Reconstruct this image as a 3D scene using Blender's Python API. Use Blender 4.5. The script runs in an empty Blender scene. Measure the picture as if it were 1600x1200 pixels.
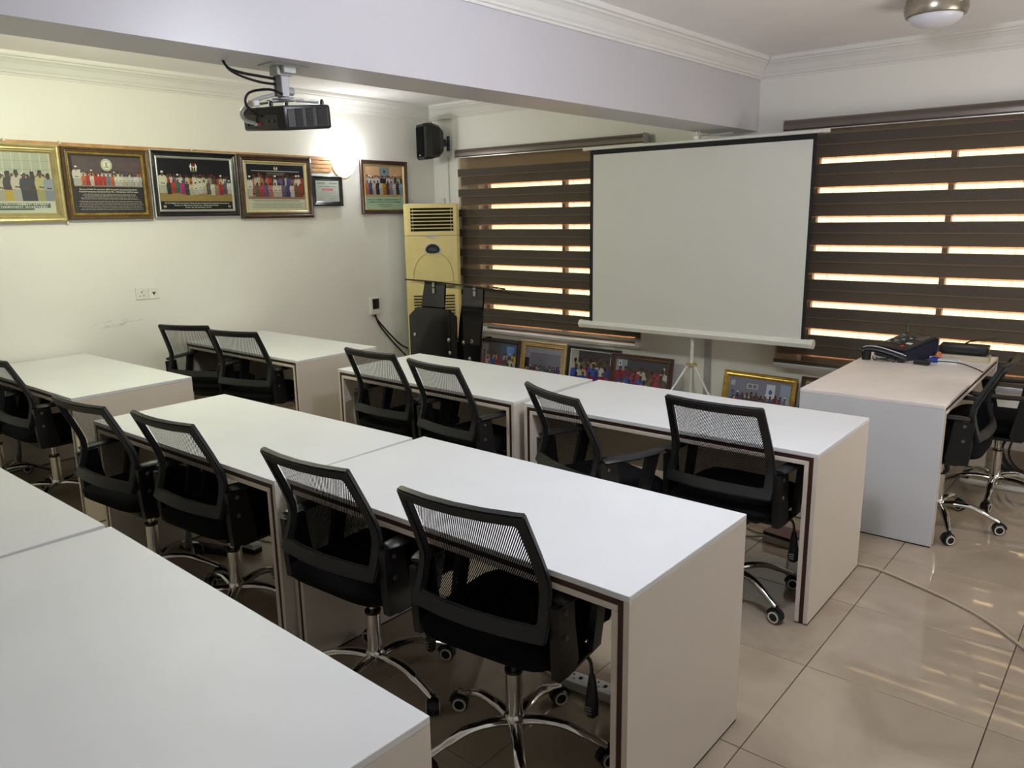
import bpy, bmesh, math, random
from mathutils import Vector, Matrix
PI = math.pi
random.seed(7)
SC = bpy.context.scene
COL = SC.collection

def lin(r, g, b):
    f = lambda c: (c/255/12.92) if c/255 <= .04045 else ((c/255+.055)/1.055)**2.4
    return (f(r), f(g), f(b), 1)

# ------------------------------------------------------------------ camera
cam_d = bpy.data.cameras.new('camera'); cam = bpy.data.objects.new('camera', cam_d); COL.objects.link(cam)
FX = 1218.97; PITCH = .214108; YAW = -.697108; ROLL = -.0160716
cam_d.sensor_width = 36; cam_d.lens = 36*FX/1600; cam_d.clip_start = .02
cy, sy, cp, sp = math.cos(YAW), math.sin(YAW), math.cos(PITCH), math.sin(PITCH)
fw = Vector((sy*cp, cy*cp, -sp)); rt = Vector((cy, -sy, 0)); up = rt.cross(fw)
cr, sr = math.cos(ROLL), math.sin(ROLL)
r2 = rt*cr + up*sr; u2 = -rt*sr + up*cr
m = Matrix((r2, u2, -fw)).transposed().to_4x4(); m.translation = Vector((0, 0, 1.7061))
cam.matrix_world = m
SC.camera = cam

# ------------------------------------------------------------------ world, lights, exposure
W = bpy.data.worlds.new('world'); SC.world = W; W.use_nodes = True
bg = W.node_tree.nodes['Background']; bg.inputs[0].default_value = (1, .965, .90, 1); bg.inputs[1].default_value = 8.0
SC.view_settings.view_transform = 'Standard'; SC.view_settings.look = 'None'
SC.view_settings.exposure = 0.25; SC.view_settings.gamma = 1; SC.view_settings.use_curve_mapping = False

def lamp(name, kind, loc, power, color, size=.2, rot=(0, 0, 0), spread=None):
    d = bpy.data.lights.new(name, kind); o = bpy.data.objects.new(name, d); COL.objects.link(o)
    o.location = loc; o.rotation_euler = rot; d.energy = power; d.color = color
    if kind == 'AREA':
        d.shape = 'DISK'; d.size = size
        if spread: d.spread = spread
    else: d.shadow_soft_size = size
    return o
lamp('ceiling_light_warm', 'POINT', (-4.4, 2.3, 2.56), 50, (.96, 1, .72), .12)
lamp('ceiling_light_cool', 'POINT', (-.95, 2.3, 2.56), 55, (.84, .89, 1.0), .12)
lamp('sconce_bulb', 'POINT', (-5.96, 4.85, 2.27), 6.5, (.95, .97, 1.0), .05)
pl = lamp('window_daylight', 'AREA', (.74, 4.6, 1.5), 10, (1, 1, 1), 1, rot=(PI/2, 0, PI/2)); pl.data.shape = 'RECTANGLE'; pl.data.size = 1.0; pl.data.size_y = 1.2; pl.data.cycles.is_portal = True

# ------------------------------------------------------------------ materials
MATS = {}
def mat(name, col, rough=.5, metal=0, noise=0, nscale=8, spec=.5, coat=0, bump=0, bscale=60, trans=0, emit=None, estr=0, alpha=1):
    if name in MATS: return MATS[name]
    m = bpy.data.materials.new(name); m.use_nodes = True
    nt = m.node_tree; b = nt.nodes['Principled BSDF']
    b.inputs['Base Color'].default_value = col; b.inputs['Roughness'].default_value = rough
    b.inputs['Metallic'].default_value = metal; b.inputs['Specular IOR Level'].default_value = spec
    b.inputs['Coat Weight'].default_value = coat; b.inputs['Transmission Weight'].default_value = trans
    b.inputs['Alpha'].default_value = alpha
    if emit: b.inputs['Emission Color'].default_value = emit; b.inputs['Emission Strength'].default_value = estr
    tc = nt.nodes.new('ShaderNodeTexCoord')
    if noise:
        n = nt.nodes.new('ShaderNodeTexNoise'); n.inputs['Scale'].default_value = nscale; n.inputs['Detail'].default_value = 5
        nt.links.new(tc.outputs['Object'], n.inputs['Vector'])
        r = nt.nodes.new('ShaderNodeValToRGB'); r.color_ramp.elements[0].position = .3; r.color_ramp.elements[1].position = .7
        r.color_ramp.elements[0].color = tuple(c*(1-noise) for c in col[:3])+(1,)
        r.color_ramp.elements[1].color = tuple(min(1, c*(1+noise*.5)) for c in col[:3])+(1,)
        nt.links.new(n.outputs['Fac'], r.inputs['Fac']); nt.links.new(r.outputs['Color'], b.inputs['Base Color'])
    if bump:
        n = nt.nodes.new('ShaderNodeTexNoise'); n.inputs['Scale'].default_value = bscale
        nt.links.new(tc.outputs['Object'], n.inputs['Vector'])
        bp = nt.nodes.new('ShaderNodeBump'); bp.inputs['Strength'].default_value = bump; bp.inputs['Distance'].default_value = .002
        nt.links.new(n.outputs['Fac'], bp.inputs['Height']); nt.links.new(bp.outputs['Normal'], b.inputs['Normal'])
    MATS[name] = m
    return m

M_wall = mat('wall_paint', lin(238, 236, 230), .42, noise=.03, nscale=1.2, bump=.15, bscale=25)
M_ceil = mat('ceiling_paint', lin(250, 246, 246), .7, noise=.03, nscale=2)
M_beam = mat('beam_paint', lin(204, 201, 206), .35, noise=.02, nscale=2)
M_corn = mat('cornice_plaster', lin(232, 230, 226), .5, noise=.02)
M_lam = mat('white_laminate', lin(222, 223, 226), .5, noise=.035, nscale=3.5, bump=.05, bscale=200)
M_lamw = mat('bounce_tinted_laminate', lin(214, 205, 194), .45, noise=.03, nscale=4)  # white panels tinted warm, standing in for light bounced off the floor
M_brown = mat('brown_core', lin(58, 26, 22), .5, noise=.2)
M_foot = mat('dark_foot', lin(25, 25, 28), .5)
M_blk = mat('black_plastic', lin(25, 26, 29), .45, noise=.1, bump=.1, bscale=300)
M_blk2 = mat('satin_black', lin(17, 18, 21), .35, noise=.1)
M_fab = mat('black_fabric', lin(11, 12, 16), .95, noise=.3, nscale=200, bump=.5, bscale=500, spec=.15)
M_chr = mat('chrome', (.72, .71, .69, 1), .12, 1, noise=.05)
M_nick = mat('brushed_nickel', (.42, .38, .31, 1), .3, 1, noise=.1, nscale=30)
M_wht = mat('white_plastic', lin(232, 230, 222), .35, noise=.02)
M_whtm = mat('white_metal', lin(225, 226, 222), .35, noise=.02)
M_ring = mat('pale_ring', lin(205, 203, 190), .4, noise=.05)
M_blue = mat('blue_mark', lin(35, 60, 160), .5, noise=.05)
M_gold = mat('gold_leaf', lin(214, 180, 92), .28, .75, noise=.35, nscale=25, bump=.2)
M_goldp = mat('pale_gold', lin(206, 190, 138), .3, .6, noise=.15, nscale=20)
M_cream = mat('cream_gilt', lin(214, 190, 140), .35, .35, noise=.15, nscale=15)
M_wood = mat('dark_wood', lin(70, 50, 32), .32, noise=.45, nscale=18, coat=.3)
M_wood2 = mat('brown_wood', lin(92, 68, 34), .35, noise=.45, nscale=30, coat=.3)
M_wood3 = mat('red_brown_wood', lin(74, 46, 36), .28, noise=.3, nscale=12, coat=.4)
M_oak = mat('orange_wood', lin(196, 146, 92), .45, noise=.3, nscale=14)
M_fblk = mat('black_lacquer', lin(18, 18, 22), .25, noise=.1, coat=.3)
M_silv = mat('silver_leaf', lin(200, 200, 195), .3, .6, noise=.1)
M_ac = mat('yellowed_plastic', lin(236, 218, 150), .4, noise=.05, nscale=6)
M_acs = mat('pale_grey_plastic', lin(205, 208, 205), .45, noise=.04)
M_dark = mat('dark_void', lin(8, 8, 8), .8)
M_alu = mat('bronze_aluminium', lin(112, 102, 96), .28, .55, noise=.06)
M_alul = mat('light_aluminium', lin(176, 176, 180), .35, .3, noise=.05)
M_slat = mat('dark_band_fabric', lin(84, 77, 70), .85, noise=.12, nscale=90, spec=.2)
M_slatb = mat('brown_band_fabric', lin(112, 110, 110), .85, noise=.12, nscale=90, spec=.2)
M_hem = mat('brown_hem', lin(118, 96, 76), .8, noise=.1)
M_scr = mat('screen_fabric', lin(214, 214, 210), .75, noise=.015, nscale=3)
M_tglass = mat('tinted_black_acrylic', lin(9, 12, 16), .06, coat=.5, noise=.05)
M_phone = mat('phone_body', lin(42, 40, 44), .35, noise=.1)
M_navy = mat('navy_plastic', lin(22, 24, 48), .4, noise=.1)
M_orange = mat('orange_plastic', lin(235, 120, 40), .4, noise=.05)
M_red = mat('red_plastic', lin(190, 40, 40), .4, noise=.05)
M_cable = mat('beige_cable', lin(178, 164, 142), .5, noise=.06)
M_bcab = mat('black_cable', lin(16, 16, 18), .4, noise=.06)
M_book = mat('maroon_cover', lin(88, 58, 54), .5, noise=.1)
M_grout = mat('grout', lin(72, 64, 54), .8, noise=.2)
M_fix = mat('window_bronze', lin(120, 96, 74), .4, .4, noise=.1)
M_frost = mat('frosted_glass', lin(225, 225, 235), .3, noise=.02)
M_glow = mat('glowing_glass', (1, 1, 1, 1), .4, emit=(.97, 1, 1, 1), estr=6, noise=.01)
M_lampon = mat('lit_diffuser', (1, 1, 1, 1), .4, emit=(1, .98, .92, 1), estr=3, noise=.01)
M_lcd = mat('display_grey', lin(70, 74, 78), .25, noise=.05)

def tile_mat():
    m = bpy.data.materials.new('polished_porcelain'); m.use_nodes = True; nt = m.node_tree; b = nt.nodes['Principled BSDF']
    tc = nt.nodes.new('ShaderNodeTexCoord'); oi = nt.nodes.new('ShaderNodeObjectInfo')
    ad = nt.nodes.new('ShaderNodeVectorMath'); ad.operation = 'ADD'
    nt.links.new(tc.outputs['Object'], ad.inputs[0]); nt.links.new(oi.outputs['Location'], ad.inputs[1])
    n = nt.nodes.new('ShaderNodeTexNoise'); n.inputs['Scale'].default_value = 2.6; n.inputs['Detail'].default_value = 8; n.inputs['Distortion'].default_value = 1.2
    nt.links.new(ad.outputs[0], n.inputs['Vector'])
    r = nt.nodes.new('ShaderNodeValToRGB'); e = r.color_ramp.elements
    e[0].position = .3; e[0].color = lin(150, 135, 118); e[1].position = .75; e[1].color = lin(174, 160, 142)
    nt.links.new(n.outputs['Fac'], r.inputs['Fac'])
    mp = nt.nodes.new('ShaderNodeMapRange'); mp.inputs['To Min'].default_value = .92; mp.inputs['To Max'].default_value = 1.05
    nt.links.new(oi.outputs['Random'], mp.inputs['Value'])
    mx = nt.nodes.new('ShaderNodeVectorMath'); mx.operation = 'SCALE'
    nt.links.new(r.outputs['Color'], mx.inputs[0]); nt.links.new(mp.outputs['Result'], mx.inputs['Scale'])
    nt.links.new(mx.outputs[0], b.inputs['Base Color'])
    # smudges: foot marks that dull the polish
    n2 = nt.nodes.new('ShaderNodeTexNoise'); n2.inputs['Scale'].default_value = 6; n2.inputs['Detail'].default_value = 6
    nt.links.new(ad.outputs[0], n2.inputs['Vector'])
    m2 = nt.nodes.new('ShaderNodeMapRange'); m2.inputs['From Min'].default_value = .45; m2.inputs['From Max'].default_value = .8
    m2.inputs['To Min'].default_value = .02; m2.inputs['To Max'].default_value = .07
    nt.links.new(n2.outputs['Fac'], m2.inputs['Value']); nt.links.new(m2.outputs['Result'], b.inputs['Roughness'])
    b.inputs['Specular IOR Level'].default_value = .55
    return m
M_tile = tile_mat()

def see_through(name, col, base, clear, stripes=None, transl=.5):
    """woven cloth: part of the light goes straight through, the rest hits the threads"""
    m = bpy.data.materials.new(name); m.use_nodes = True; nt = m.node_tree
    for n in list(nt.nodes): nt.nodes.remove(n)
    out = nt.nodes.new('ShaderNodeOutputMaterial'); tr = nt.nodes.new('ShaderNodeBsdfTransparent'); tr.inputs[0].default_value = col
    df = nt.nodes.new('ShaderNodeBsdfDiffuse'); df.inputs[0].default_value = base
    tl = nt.nodes.new('ShaderNodeBsdfTranslucent'); tl.inputs[0].default_value = base
    mt = nt.nodes.new('ShaderNodeMixShader'); mt.inputs[0].default_value = transl
    nt.links.new(df.outputs[0], mt.inputs[1]); nt.links.new(tl.outputs[0], mt.inputs[2])
    mx = nt.nodes.new('ShaderNodeMixShader'); mx.inputs[0].default_value = clear
    nt.links.new(mt.outputs[0], mx.inputs[1]); nt.links.new(tr.outputs[0], mx.inputs[2])
    if stripes:
        tc = nt.nodes.new('ShaderNodeTexCoord'); sx = nt.nodes.new('ShaderNodeSeparateXYZ'); nt.links.new(tc.outputs['Object'], sx.inputs[0])
        a = nt.nodes.new('ShaderNodeMath'); a.operation = 'MULTIPLY'; a.inputs[1].default_value = stripes[1]; nt.links.new(sx.outputs['Z'], a.inputs[0])
        s = nt.nodes.new('ShaderNodeMath'); s.operation = 'SUBTRACT'; nt.links.new(sx.outputs['X'], s.inputs[0]); nt.links.new(a.outputs[0], s.inputs[1])
        k = nt.nodes.new('ShaderNodeMath'); k.operation = 'DIVIDE'; k.inputs[1].default_value = stripes[0]; nt.links.new(s.outputs[0], k.inputs[0])
        fr = nt.nodes.new('ShaderNodeMath'); fr.operation = 'FRACT'; nt.links.new(k.outputs[0], fr.inputs[0])
        lt = nt.nodes.new('ShaderNodeMath'); lt.operation = 'LESS_THAN'; lt.inputs[1].default_value = clear; nt.links.new(fr.outputs[0], lt.inputs[0])
        nt.links.new(lt.outputs[0], mx.inputs[0])
    nt.links.new(mx.outputs[0], out.inputs[0])
    MATS[name] = m
    return m
M_mesh = see_through('chair_mesh', (1, 1, 1, 1), lin(14, 15, 18), .44, (.0068, .55), .1)
M_sheer = see_through('sheer_voile', (1, .87, .66, 1), lin(114, 109, 104), .58, None, .03)
M_hem2 = see_through('peach_hem', (1, .62, .46, 1), lin(190, 130, 100), .45, None, .5)
def window_glass():
    m = bpy.data.materials.new('window_glass'); m.use_nodes = True; nt = m.node_tree
    for n in list(nt.nodes): nt.nodes.remove(n)
    out = nt.nodes.new('ShaderNodeOutputMaterial'); tr = nt.nodes.new('ShaderNodeBsdfTransparent'); tr.inputs[0].default_value = (.9, .9, .88, 1)
    gl = nt.nodes.new('ShaderNodeBsdfGlossy'); gl.inputs['Roughness'].default_value = .02
    f = nt.nodes.new('ShaderNodeFresnel'); mx = nt.nodes.new('ShaderNodeMixShader')
    nt.links.new(f.outputs[0], mx.inputs[0]); nt.links.new(tr.outputs[0], mx.inputs[1]); nt.links.new(gl.outputs[0], mx.inputs[2]); nt.links.new(mx.outputs[0], out.inputs[0])
    return m
M_glass = window_glass()
def smoke_glass():
    m = bpy.data.materials.new('smoked_glass'); m.use_nodes = True; nt = m.node_tree
    for n in list(nt.nodes): nt.nodes.remove(n)
    out = nt.nodes.new('ShaderNodeOutputMaterial'); tr = nt.nodes.new('ShaderNodeBsdfTransparent'); tr.inputs[0].default_value = (.52, .50, .46, 1)
    gl = nt.nodes.new('ShaderNodeBsdfGlossy'); gl.inputs['Roughness'].default_value = .03
    f = nt.nodes.new('ShaderNodeFresnel'); mx = nt.nodes.new('ShaderNodeMixShader')
    nt.links.new(f.outputs[0], mx.inputs[0]); nt.links.new(tr.outputs[0], mx.inputs[1]); nt.links.new(gl.outputs[0], mx.inputs[2]); nt.links.new(mx.outputs[0], out.inputs[0])
    return m
M_smoke = smoke_glass()
def print_mat():
    m = bpy.data.materials.new('photo_paper'); m.use_nodes = True; nt = m.node_tree; b = nt.nodes['Principled BSDF']
    a = nt.nodes.new('ShaderNodeAttribute'); a.attribute_name = 'Col'; nt.links.new(a.outputs['Color'], b.inputs['Base Color'])
    b.inputs['Roughness'].default_value = .3
    return m
M_print = print_mat()

# ------------------------------------------------------------------ mesh helpers
def NB(): return bmesh.new()
def box(bm, x0, x1, y0, y1, z0, z1, bev=0, seg=1, M=None):
    vs = [bm.verts.new((x, y, z)) for z in (z0, z1) for y in (y0, y1) for x in (x0, x1)]
    F = [(0, 2, 3, 1), (4, 5, 7, 6), (0, 1, 5, 4), (2, 6, 7, 3), (0, 4, 6, 2), (1, 3, 7, 5)]
    fs = [bm.faces.new([vs[i] for i in f]) for f in F]
    allv = vs
    if bev:
        es = list({e for f in fs for e in f.edges})
        res = bmesh.ops.bevel(bm, geom=es, offset=bev, segments=seg, profile=.5, affect='EDGES', clamp_overlap=True)
        allv = list({v for f in res['faces'] for v in f.verts} | {v for v in vs if v.is_valid})
        allv = [v for v in allv if v.is_valid]
    if M is not None: bmesh.ops.transform(bm, matrix=M, verts=allv)
    return allv
def ring_sweep(bm, rings, closed=False, caps=True):
    n = len(rings[0]); R = [[bm.verts.new(p) for p in r] for r in rings]
    k = len(R)
    for i in range(k if closed else k-1):
        a, b = R[i], R[(i+1) % k]
        for j in range(n): bm.faces.new((a[j], a[(j+1) % n], b[(j+1) % n], b[j]))
    if caps and not closed:
        bm.faces.new(list(reversed(R[0]))); bm.faces.new(R[-1])
def tube(bm, pts, r, seg=8, closed=False, caps=True, flat=1.0):
    pts = [Vector(p) for p in pts]; n = len(pts); rings = []; prev = None
    for i, p in enumerate(pts):
        a = pts[(i-1) % n] if (closed or i > 0) else p; b = pts[(i+1) % n] if (closed or i < n-1) else p
        t = (b-a).normalized()
        u = Vector((0, 0, 1)) if abs(t.z) < .95 else Vector((0, 1, 0))
        if prev is not None: u = prev
        s = t.cross(u)
        if s.length < 1e-5: s = t.cross(Vector((1, 0, 0)))
        s.normalize(); v = s.cross(t).normalized(); prev = v
        rr = r[i] if isinstance(r, (list, tuple)) else r
        rings.append([p+s*math.cos(2*PI*k/seg)*rr+v*math.sin(2*PI*k/seg)*rr*flat for k in range(seg)])
    ring_sweep(bm, rings, closed, caps)
def smooth_pts(pts, n=6, closed=False):
    P = [Vector(p) for p in pts]; out = []; k = len(P)
    for i in range(k if closed else k-1):
        if closed: a, b, c, d = P[i-1], P[i], P[(i+1) % k], P[(i+2) % k]
        else: a, b, c, d = P[max(i-1, 0)], P[i], P[i+1], P[min(i+2, k-1)]
        for j in range(n):
            t = j/n
            out.append(.5*((2*b)+(c-a)*t+(2*a-5*b+4*c-d)*t*t+(3*b-a-3*c+d)*t**3))
    if not closed: out.append(P[-1])
    return out
def lathe(bm, prof, seg=24, c=(0, 0, 0), M=None, arc=2*PI):
    rings = []
    for r, z in prof:
        rings.append([Vector((c[0]+r*math.cos(2*PI*k/seg), c[1]+r*math.sin(2*PI*k/seg), c[2]+z)) for k in range(seg)])
    if M is not None: rings = [[M @ p for p in r] for r in rings]
    ring_sweep(bm, rings)
def prism(bm, poly, y0, y1, M=None):
    """poly in xz, extruded along y"""
    a = [Vector((x, y0, z)) for x, z in poly]; b = [Vector((x, y1, z)) for x, z in poly]
    if M is not None: a = [M @ p for p in a]; b = [M @ p for p in b]
    A = [bm.verts.new(p) for p in a]; B = [bm.verts.new(p) for p in b]; n = len(poly)
    bm.faces.new(A); bm.faces.new(list(reversed(B)))
    for i in range(n): bm.faces.new((A[(i+1) % n], A[i], B[i], B[(i+1) % n]))
def obj(name, bm, material, parent=None, smooth=False, loc=None, rot=None, label=None, kind=None):
    bmesh.ops.recalc_face_normals(bm, faces=bm.faces[:])
    me = bpy.data.meshes.new(name); bm.to_mesh(me); bm.free()
    if smooth:
        for p in me.polygons: p.use_smooth = True
        if smooth != 'all':
            try: me.set_sharp_from_angle(angle=math.radians(38))
            except Exception: pass
    me.materials.append(material)
    o = bpy.data.objects.new(name, me); COL.objects.link(o)
    if parent is not None: o.parent = parent
    if loc is not None: o.location = loc
    if rot is not None: o.rotation_euler = rot
    if label: o['label'] = label
    if kind: o['kind'] = kind
    return o
def thing(name, label, cat, loc=(0, 0, 0), rotz=0, group=None, rot=None):
    o = bpy.data.objects.new(name, None); COL.objects.link(o); o.empty_display_size = .1
    o.location = loc; o.rotation_euler = rot if rot else (0, 0, rotz); o['label'] = label; o['category'] = cat
    if group: o['group'] = group
    return o
def tag(o, label, cat, group=None):
    o['label'] = label; o['category'] = cat
    if group: o['group'] = group
    return o
def struct(name, bm, m, parent=None, smooth=False, label=None):
    o = obj(name, bm, m, parent, smooth)
    if parent is None: o['kind'] = 'structure'
    if label: o['label'] = label
    return o
def dup(root, loc, rotz, label, group=None):
    r = root.copy(); COL.objects.link(r); r.location = loc; r.rotation_euler = (0, 0, rotz); r['label'] = label
    if group: r['group'] = group
    for ch in list(root.children):
        c = ch.copy(); COL.objects.link(c); c.parent = r
        for g in list(ch.children):
            d = g.copy(); COL.objects.link(d); d.parent = c
    return r

# ------------------------------------------------------------------ room shell
XL, XR, YF, YN, ZC = -6.12, .75, 6.03, -1.9, 2.81
b = NB(); box(b, XL-.2, XR+.2, YN-.2, YF+.2, -.12, -.006); floor = struct('floor', b, M_grout, label='beige polished tile floor')
tb = NB(); box(tb, -.2985, .2985, -.2985, .2985, -.006, 0, .0012)
proto = obj('tile', tb, M_tile, floor); first = True
x = -.875-.6*9
xs = []; 
while x < XR: xs.append(x); x += .6
ys = []; y = 2.77-.6*8
while y < YF: ys.append(y); y += .6
clip_cache = {}
for xi in xs:
    for yi in ys:
        x0, x1, y0, y1 = max(xi, XL), min(xi+.6, XR), max(yi, YN), min(yi+.6, YF)
        if x1-x0 < .02 or y1-y0 < .02: continue
        if x1-x0 > .599 and y1-y0 > .599:
            if first: o = proto; first = False
            else: o = proto.copy(); COL.objects.link(o); o.parent = floor
            o.location = ((x0+x1)/2, (y0+y1)/2, 0)
        else:
            key = (round(x1-x0, 3), round(y1-y0, 3))
            if key not in clip_cache:
                q = NB(); hx, hy = key[0]/2-.0015, key[1]/2-.0015; box(q, -hx, hx, -hy, hy, -.006, 0, .0012)
                o = obj('tile', q, M_tile, floor); clip_cache[key] = o
            else: o = clip_cache[key].copy(); COL.objects.link(o); o.parent = floor
            o.location = ((x0+x1)/2, (y0+y1)/2, 0)
b = NB(); box(b, XL-.2, XR+.2, YN-.2, YF+.2, ZC, ZC+.15); struct('ceiling', b, M_ceil, label='off-white ceiling')
b = NB(); box(b, XL-.2, XL, YN-.2, YF+.2, -.01, ZC); struct('wall_left', b, M_wall, label='cream painted wall with a row of framed photographs')
b = NB(); box(b, XR, XR+.2, YN-.2, 4.1, -.01, ZC); box(b, XR, XR+.2, 5.1, YF+.2, -.01, ZC); box(b, XR, XR+.2, 4.1, 5.1, -.01, .9); box(b, XR, XR+.2, 4.1, 5.1, 2.1, ZC); struct('wall_right', b, M_wall)
b = NB(); box(b, XL, XR, YN-.2, YN, -.01, ZC); struct('wall_near', b, M_wall)
b = NB()
for y0_, y1_, z0_, z1_ in ((4.1, 5.1, .9, .94), (4.1, 5.1, 2.06, 2.1), (4.1, 4.14, .94, 2.06), (5.06, 5.1, .94, 2.06), (4.58, 4.62, .94, 2.06)): box(b, XR+.08, XR+.12, y0_, y1_, z0_, z1_)
w3 = struct('window_3', b, M_fix)
b = NB(); v = [b.verts.new(p) for p in ((XR+.02, 4.1, .9), (XR+.02, 5.1, .9), (XR+.02, 5.1, 2.1), (XR+.02, 4.1, 2.1))]; b.faces.new(v); obj('added_dimming_sheer', b, see_through('dimming_voile', (1, .97, .94, 1), lin(225, 222, 216), .72, None, .4), w3)  # curtain added out of view to cut the daylight through this window
WL = (-5.45, -3.60, .535, 2.16); WR = (-2.14, .42, .535, 2.16)
b = NB()
px = [XL-.2, -5.80, WL[0], WL[1], WR[0], WR[1], XR+.2]
for i, (a, c) in enumerate(zip(px[:-1], px[1:])):
    yy = YF+(.04 if i == 0 else 0)
    if i in (2, 4):
        w = WL if i == 2 else WR
        box(b, a, c, YF, YF+.2, -.01, w[2]); box(b, a, c, YF, YF+.2, w[3], ZC)
    else: box(b, a, c, yy, YF+.2, -.01, ZC)
struct('wall_far', b, M_wall, label='cream wall with two windows behind striped blinds')
# beam (slightly skew to the tables, as photographed)
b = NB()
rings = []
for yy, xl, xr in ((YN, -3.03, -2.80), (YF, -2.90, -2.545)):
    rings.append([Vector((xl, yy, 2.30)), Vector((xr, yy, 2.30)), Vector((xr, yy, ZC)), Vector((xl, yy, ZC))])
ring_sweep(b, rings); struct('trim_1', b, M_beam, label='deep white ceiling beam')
# cornices
CP = [(0, 0), (.012, 0), (.016, .012), (.026, .016), (.030, .028), (.040, .040), (.060, .072), (.082, .092), (.094, .098), (.098, .108), (.112, .112), (.116, .122), (.116, .14), (0, .14)]
def cornice(name, p0, p1, nrm, m0=0, m1=0):
    """profile (out, up) swept from p0 to p1, mitred by m0/m1 at the ends"""
    b = NB(); p0, p1, nrm = Vector(p0), Vector(p1), Vector(nrm); d = (p1-p0).normalized()
    rings = []
    for p, mm in ((p0, m0), (p1, m1)):
        rings.append([p+nrm*o+d*(o*mm)+Vector((0, 0, u)) for o, u in CP])
    ring_sweep(b, rings); return struct(name, b, M_corn, smooth=False, label='white moulded plaster cornice')
zc = ZC-.14
cornice('trim_2', (XL, YN, zc), (XL, YF, zc), (1, 0, 0), 1, -1)
cornice('trim_3', (XL, YF, zc), (-2.90, YF, zc), (0, -1, 0), 1, -1)
cornice('trim_4', (-2.545, YF, zc), (XR, YF, zc), (0, -1, 0), 1, -1)
dv = Vector((.255, YF-YN, 0)).normalized(); nv = Vector((dv.y, -dv.x, 0))
cornice('trim_5', (-2.80, YN, zc), (-2.545, YF, zc), nv, 1, -1)
cornice('trim_6', (XR, YF, zc), (XR, YN, zc), (-1, 0, 0), 1, -1)
b = NB(); box(b, XR-.012, XR, YN, YF, 0, .1, .003); struct('baseboard_right', b, M_tile)
b = NB(); box(b, -5.80, XR-.013, YF-.012, YF, 0, .1, .003); struct('baseboard_far', b, M_tile)
b = NB(); box(b, XL, XL+.012, YN, YF, 0, .1, .003); struct('baseboard_left', b, M_tile)

# windows
def window(name, w, mull, label):
    x0, x1, z0, z1 = w; t = .045; b = NB()
    box(b, x0, x1, YF+.09, YF+.14, z0, z0+t); box(b, x0, x1, YF+.09, YF+.14, z1-t, z1)
    box(b, x0, x0+t, YF+.09, YF+.14, z0+t, z1-t); box(b, x1-t, x1, YF+.09, YF+.14, z0+t, z1-t)
    for mx in mull: box(b, mx-.018, mx+.018, YF+.085, YF+.145, z0+t, z1-t)
    fr = struct(name, b, M_fix, label=label)
    ed = [x0+t]+[v for mx in mull for v in (mx-.018, mx+.018)]+[x1-t]
    for k in range(0, len(ed), 2):
        g = NB(); box(g, ed[k], ed[k+1], YF+.112, YF+.118, z0+t, z1-t); obj('pane', g, M_glass, fr)
    n = int((x1-x0)/.13)
    for k in range(1, n):
        g = NB(); xx = x0+(x1-x0)*k/n
        box(g, xx-.0012, xx+.0012, YF+.165, YF+.168, z0, z1); obj('bar', g, M_fix, fr)
    return fr
window('window_1', WL, [-4.45], 'window glowing through the left blind')
window('window_2', WR, [-1.20, -.30], 'window glowing through the right blind')
b = NB(); box(b, -5.47, -3.545, YF-.022, YF+.0, .505, .535, .003); box(b, WL[0], WL[1], YF, YF+.085, .528, .5352)
struct('trim_7', b, M_corn, label='white sill under the left window')

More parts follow.
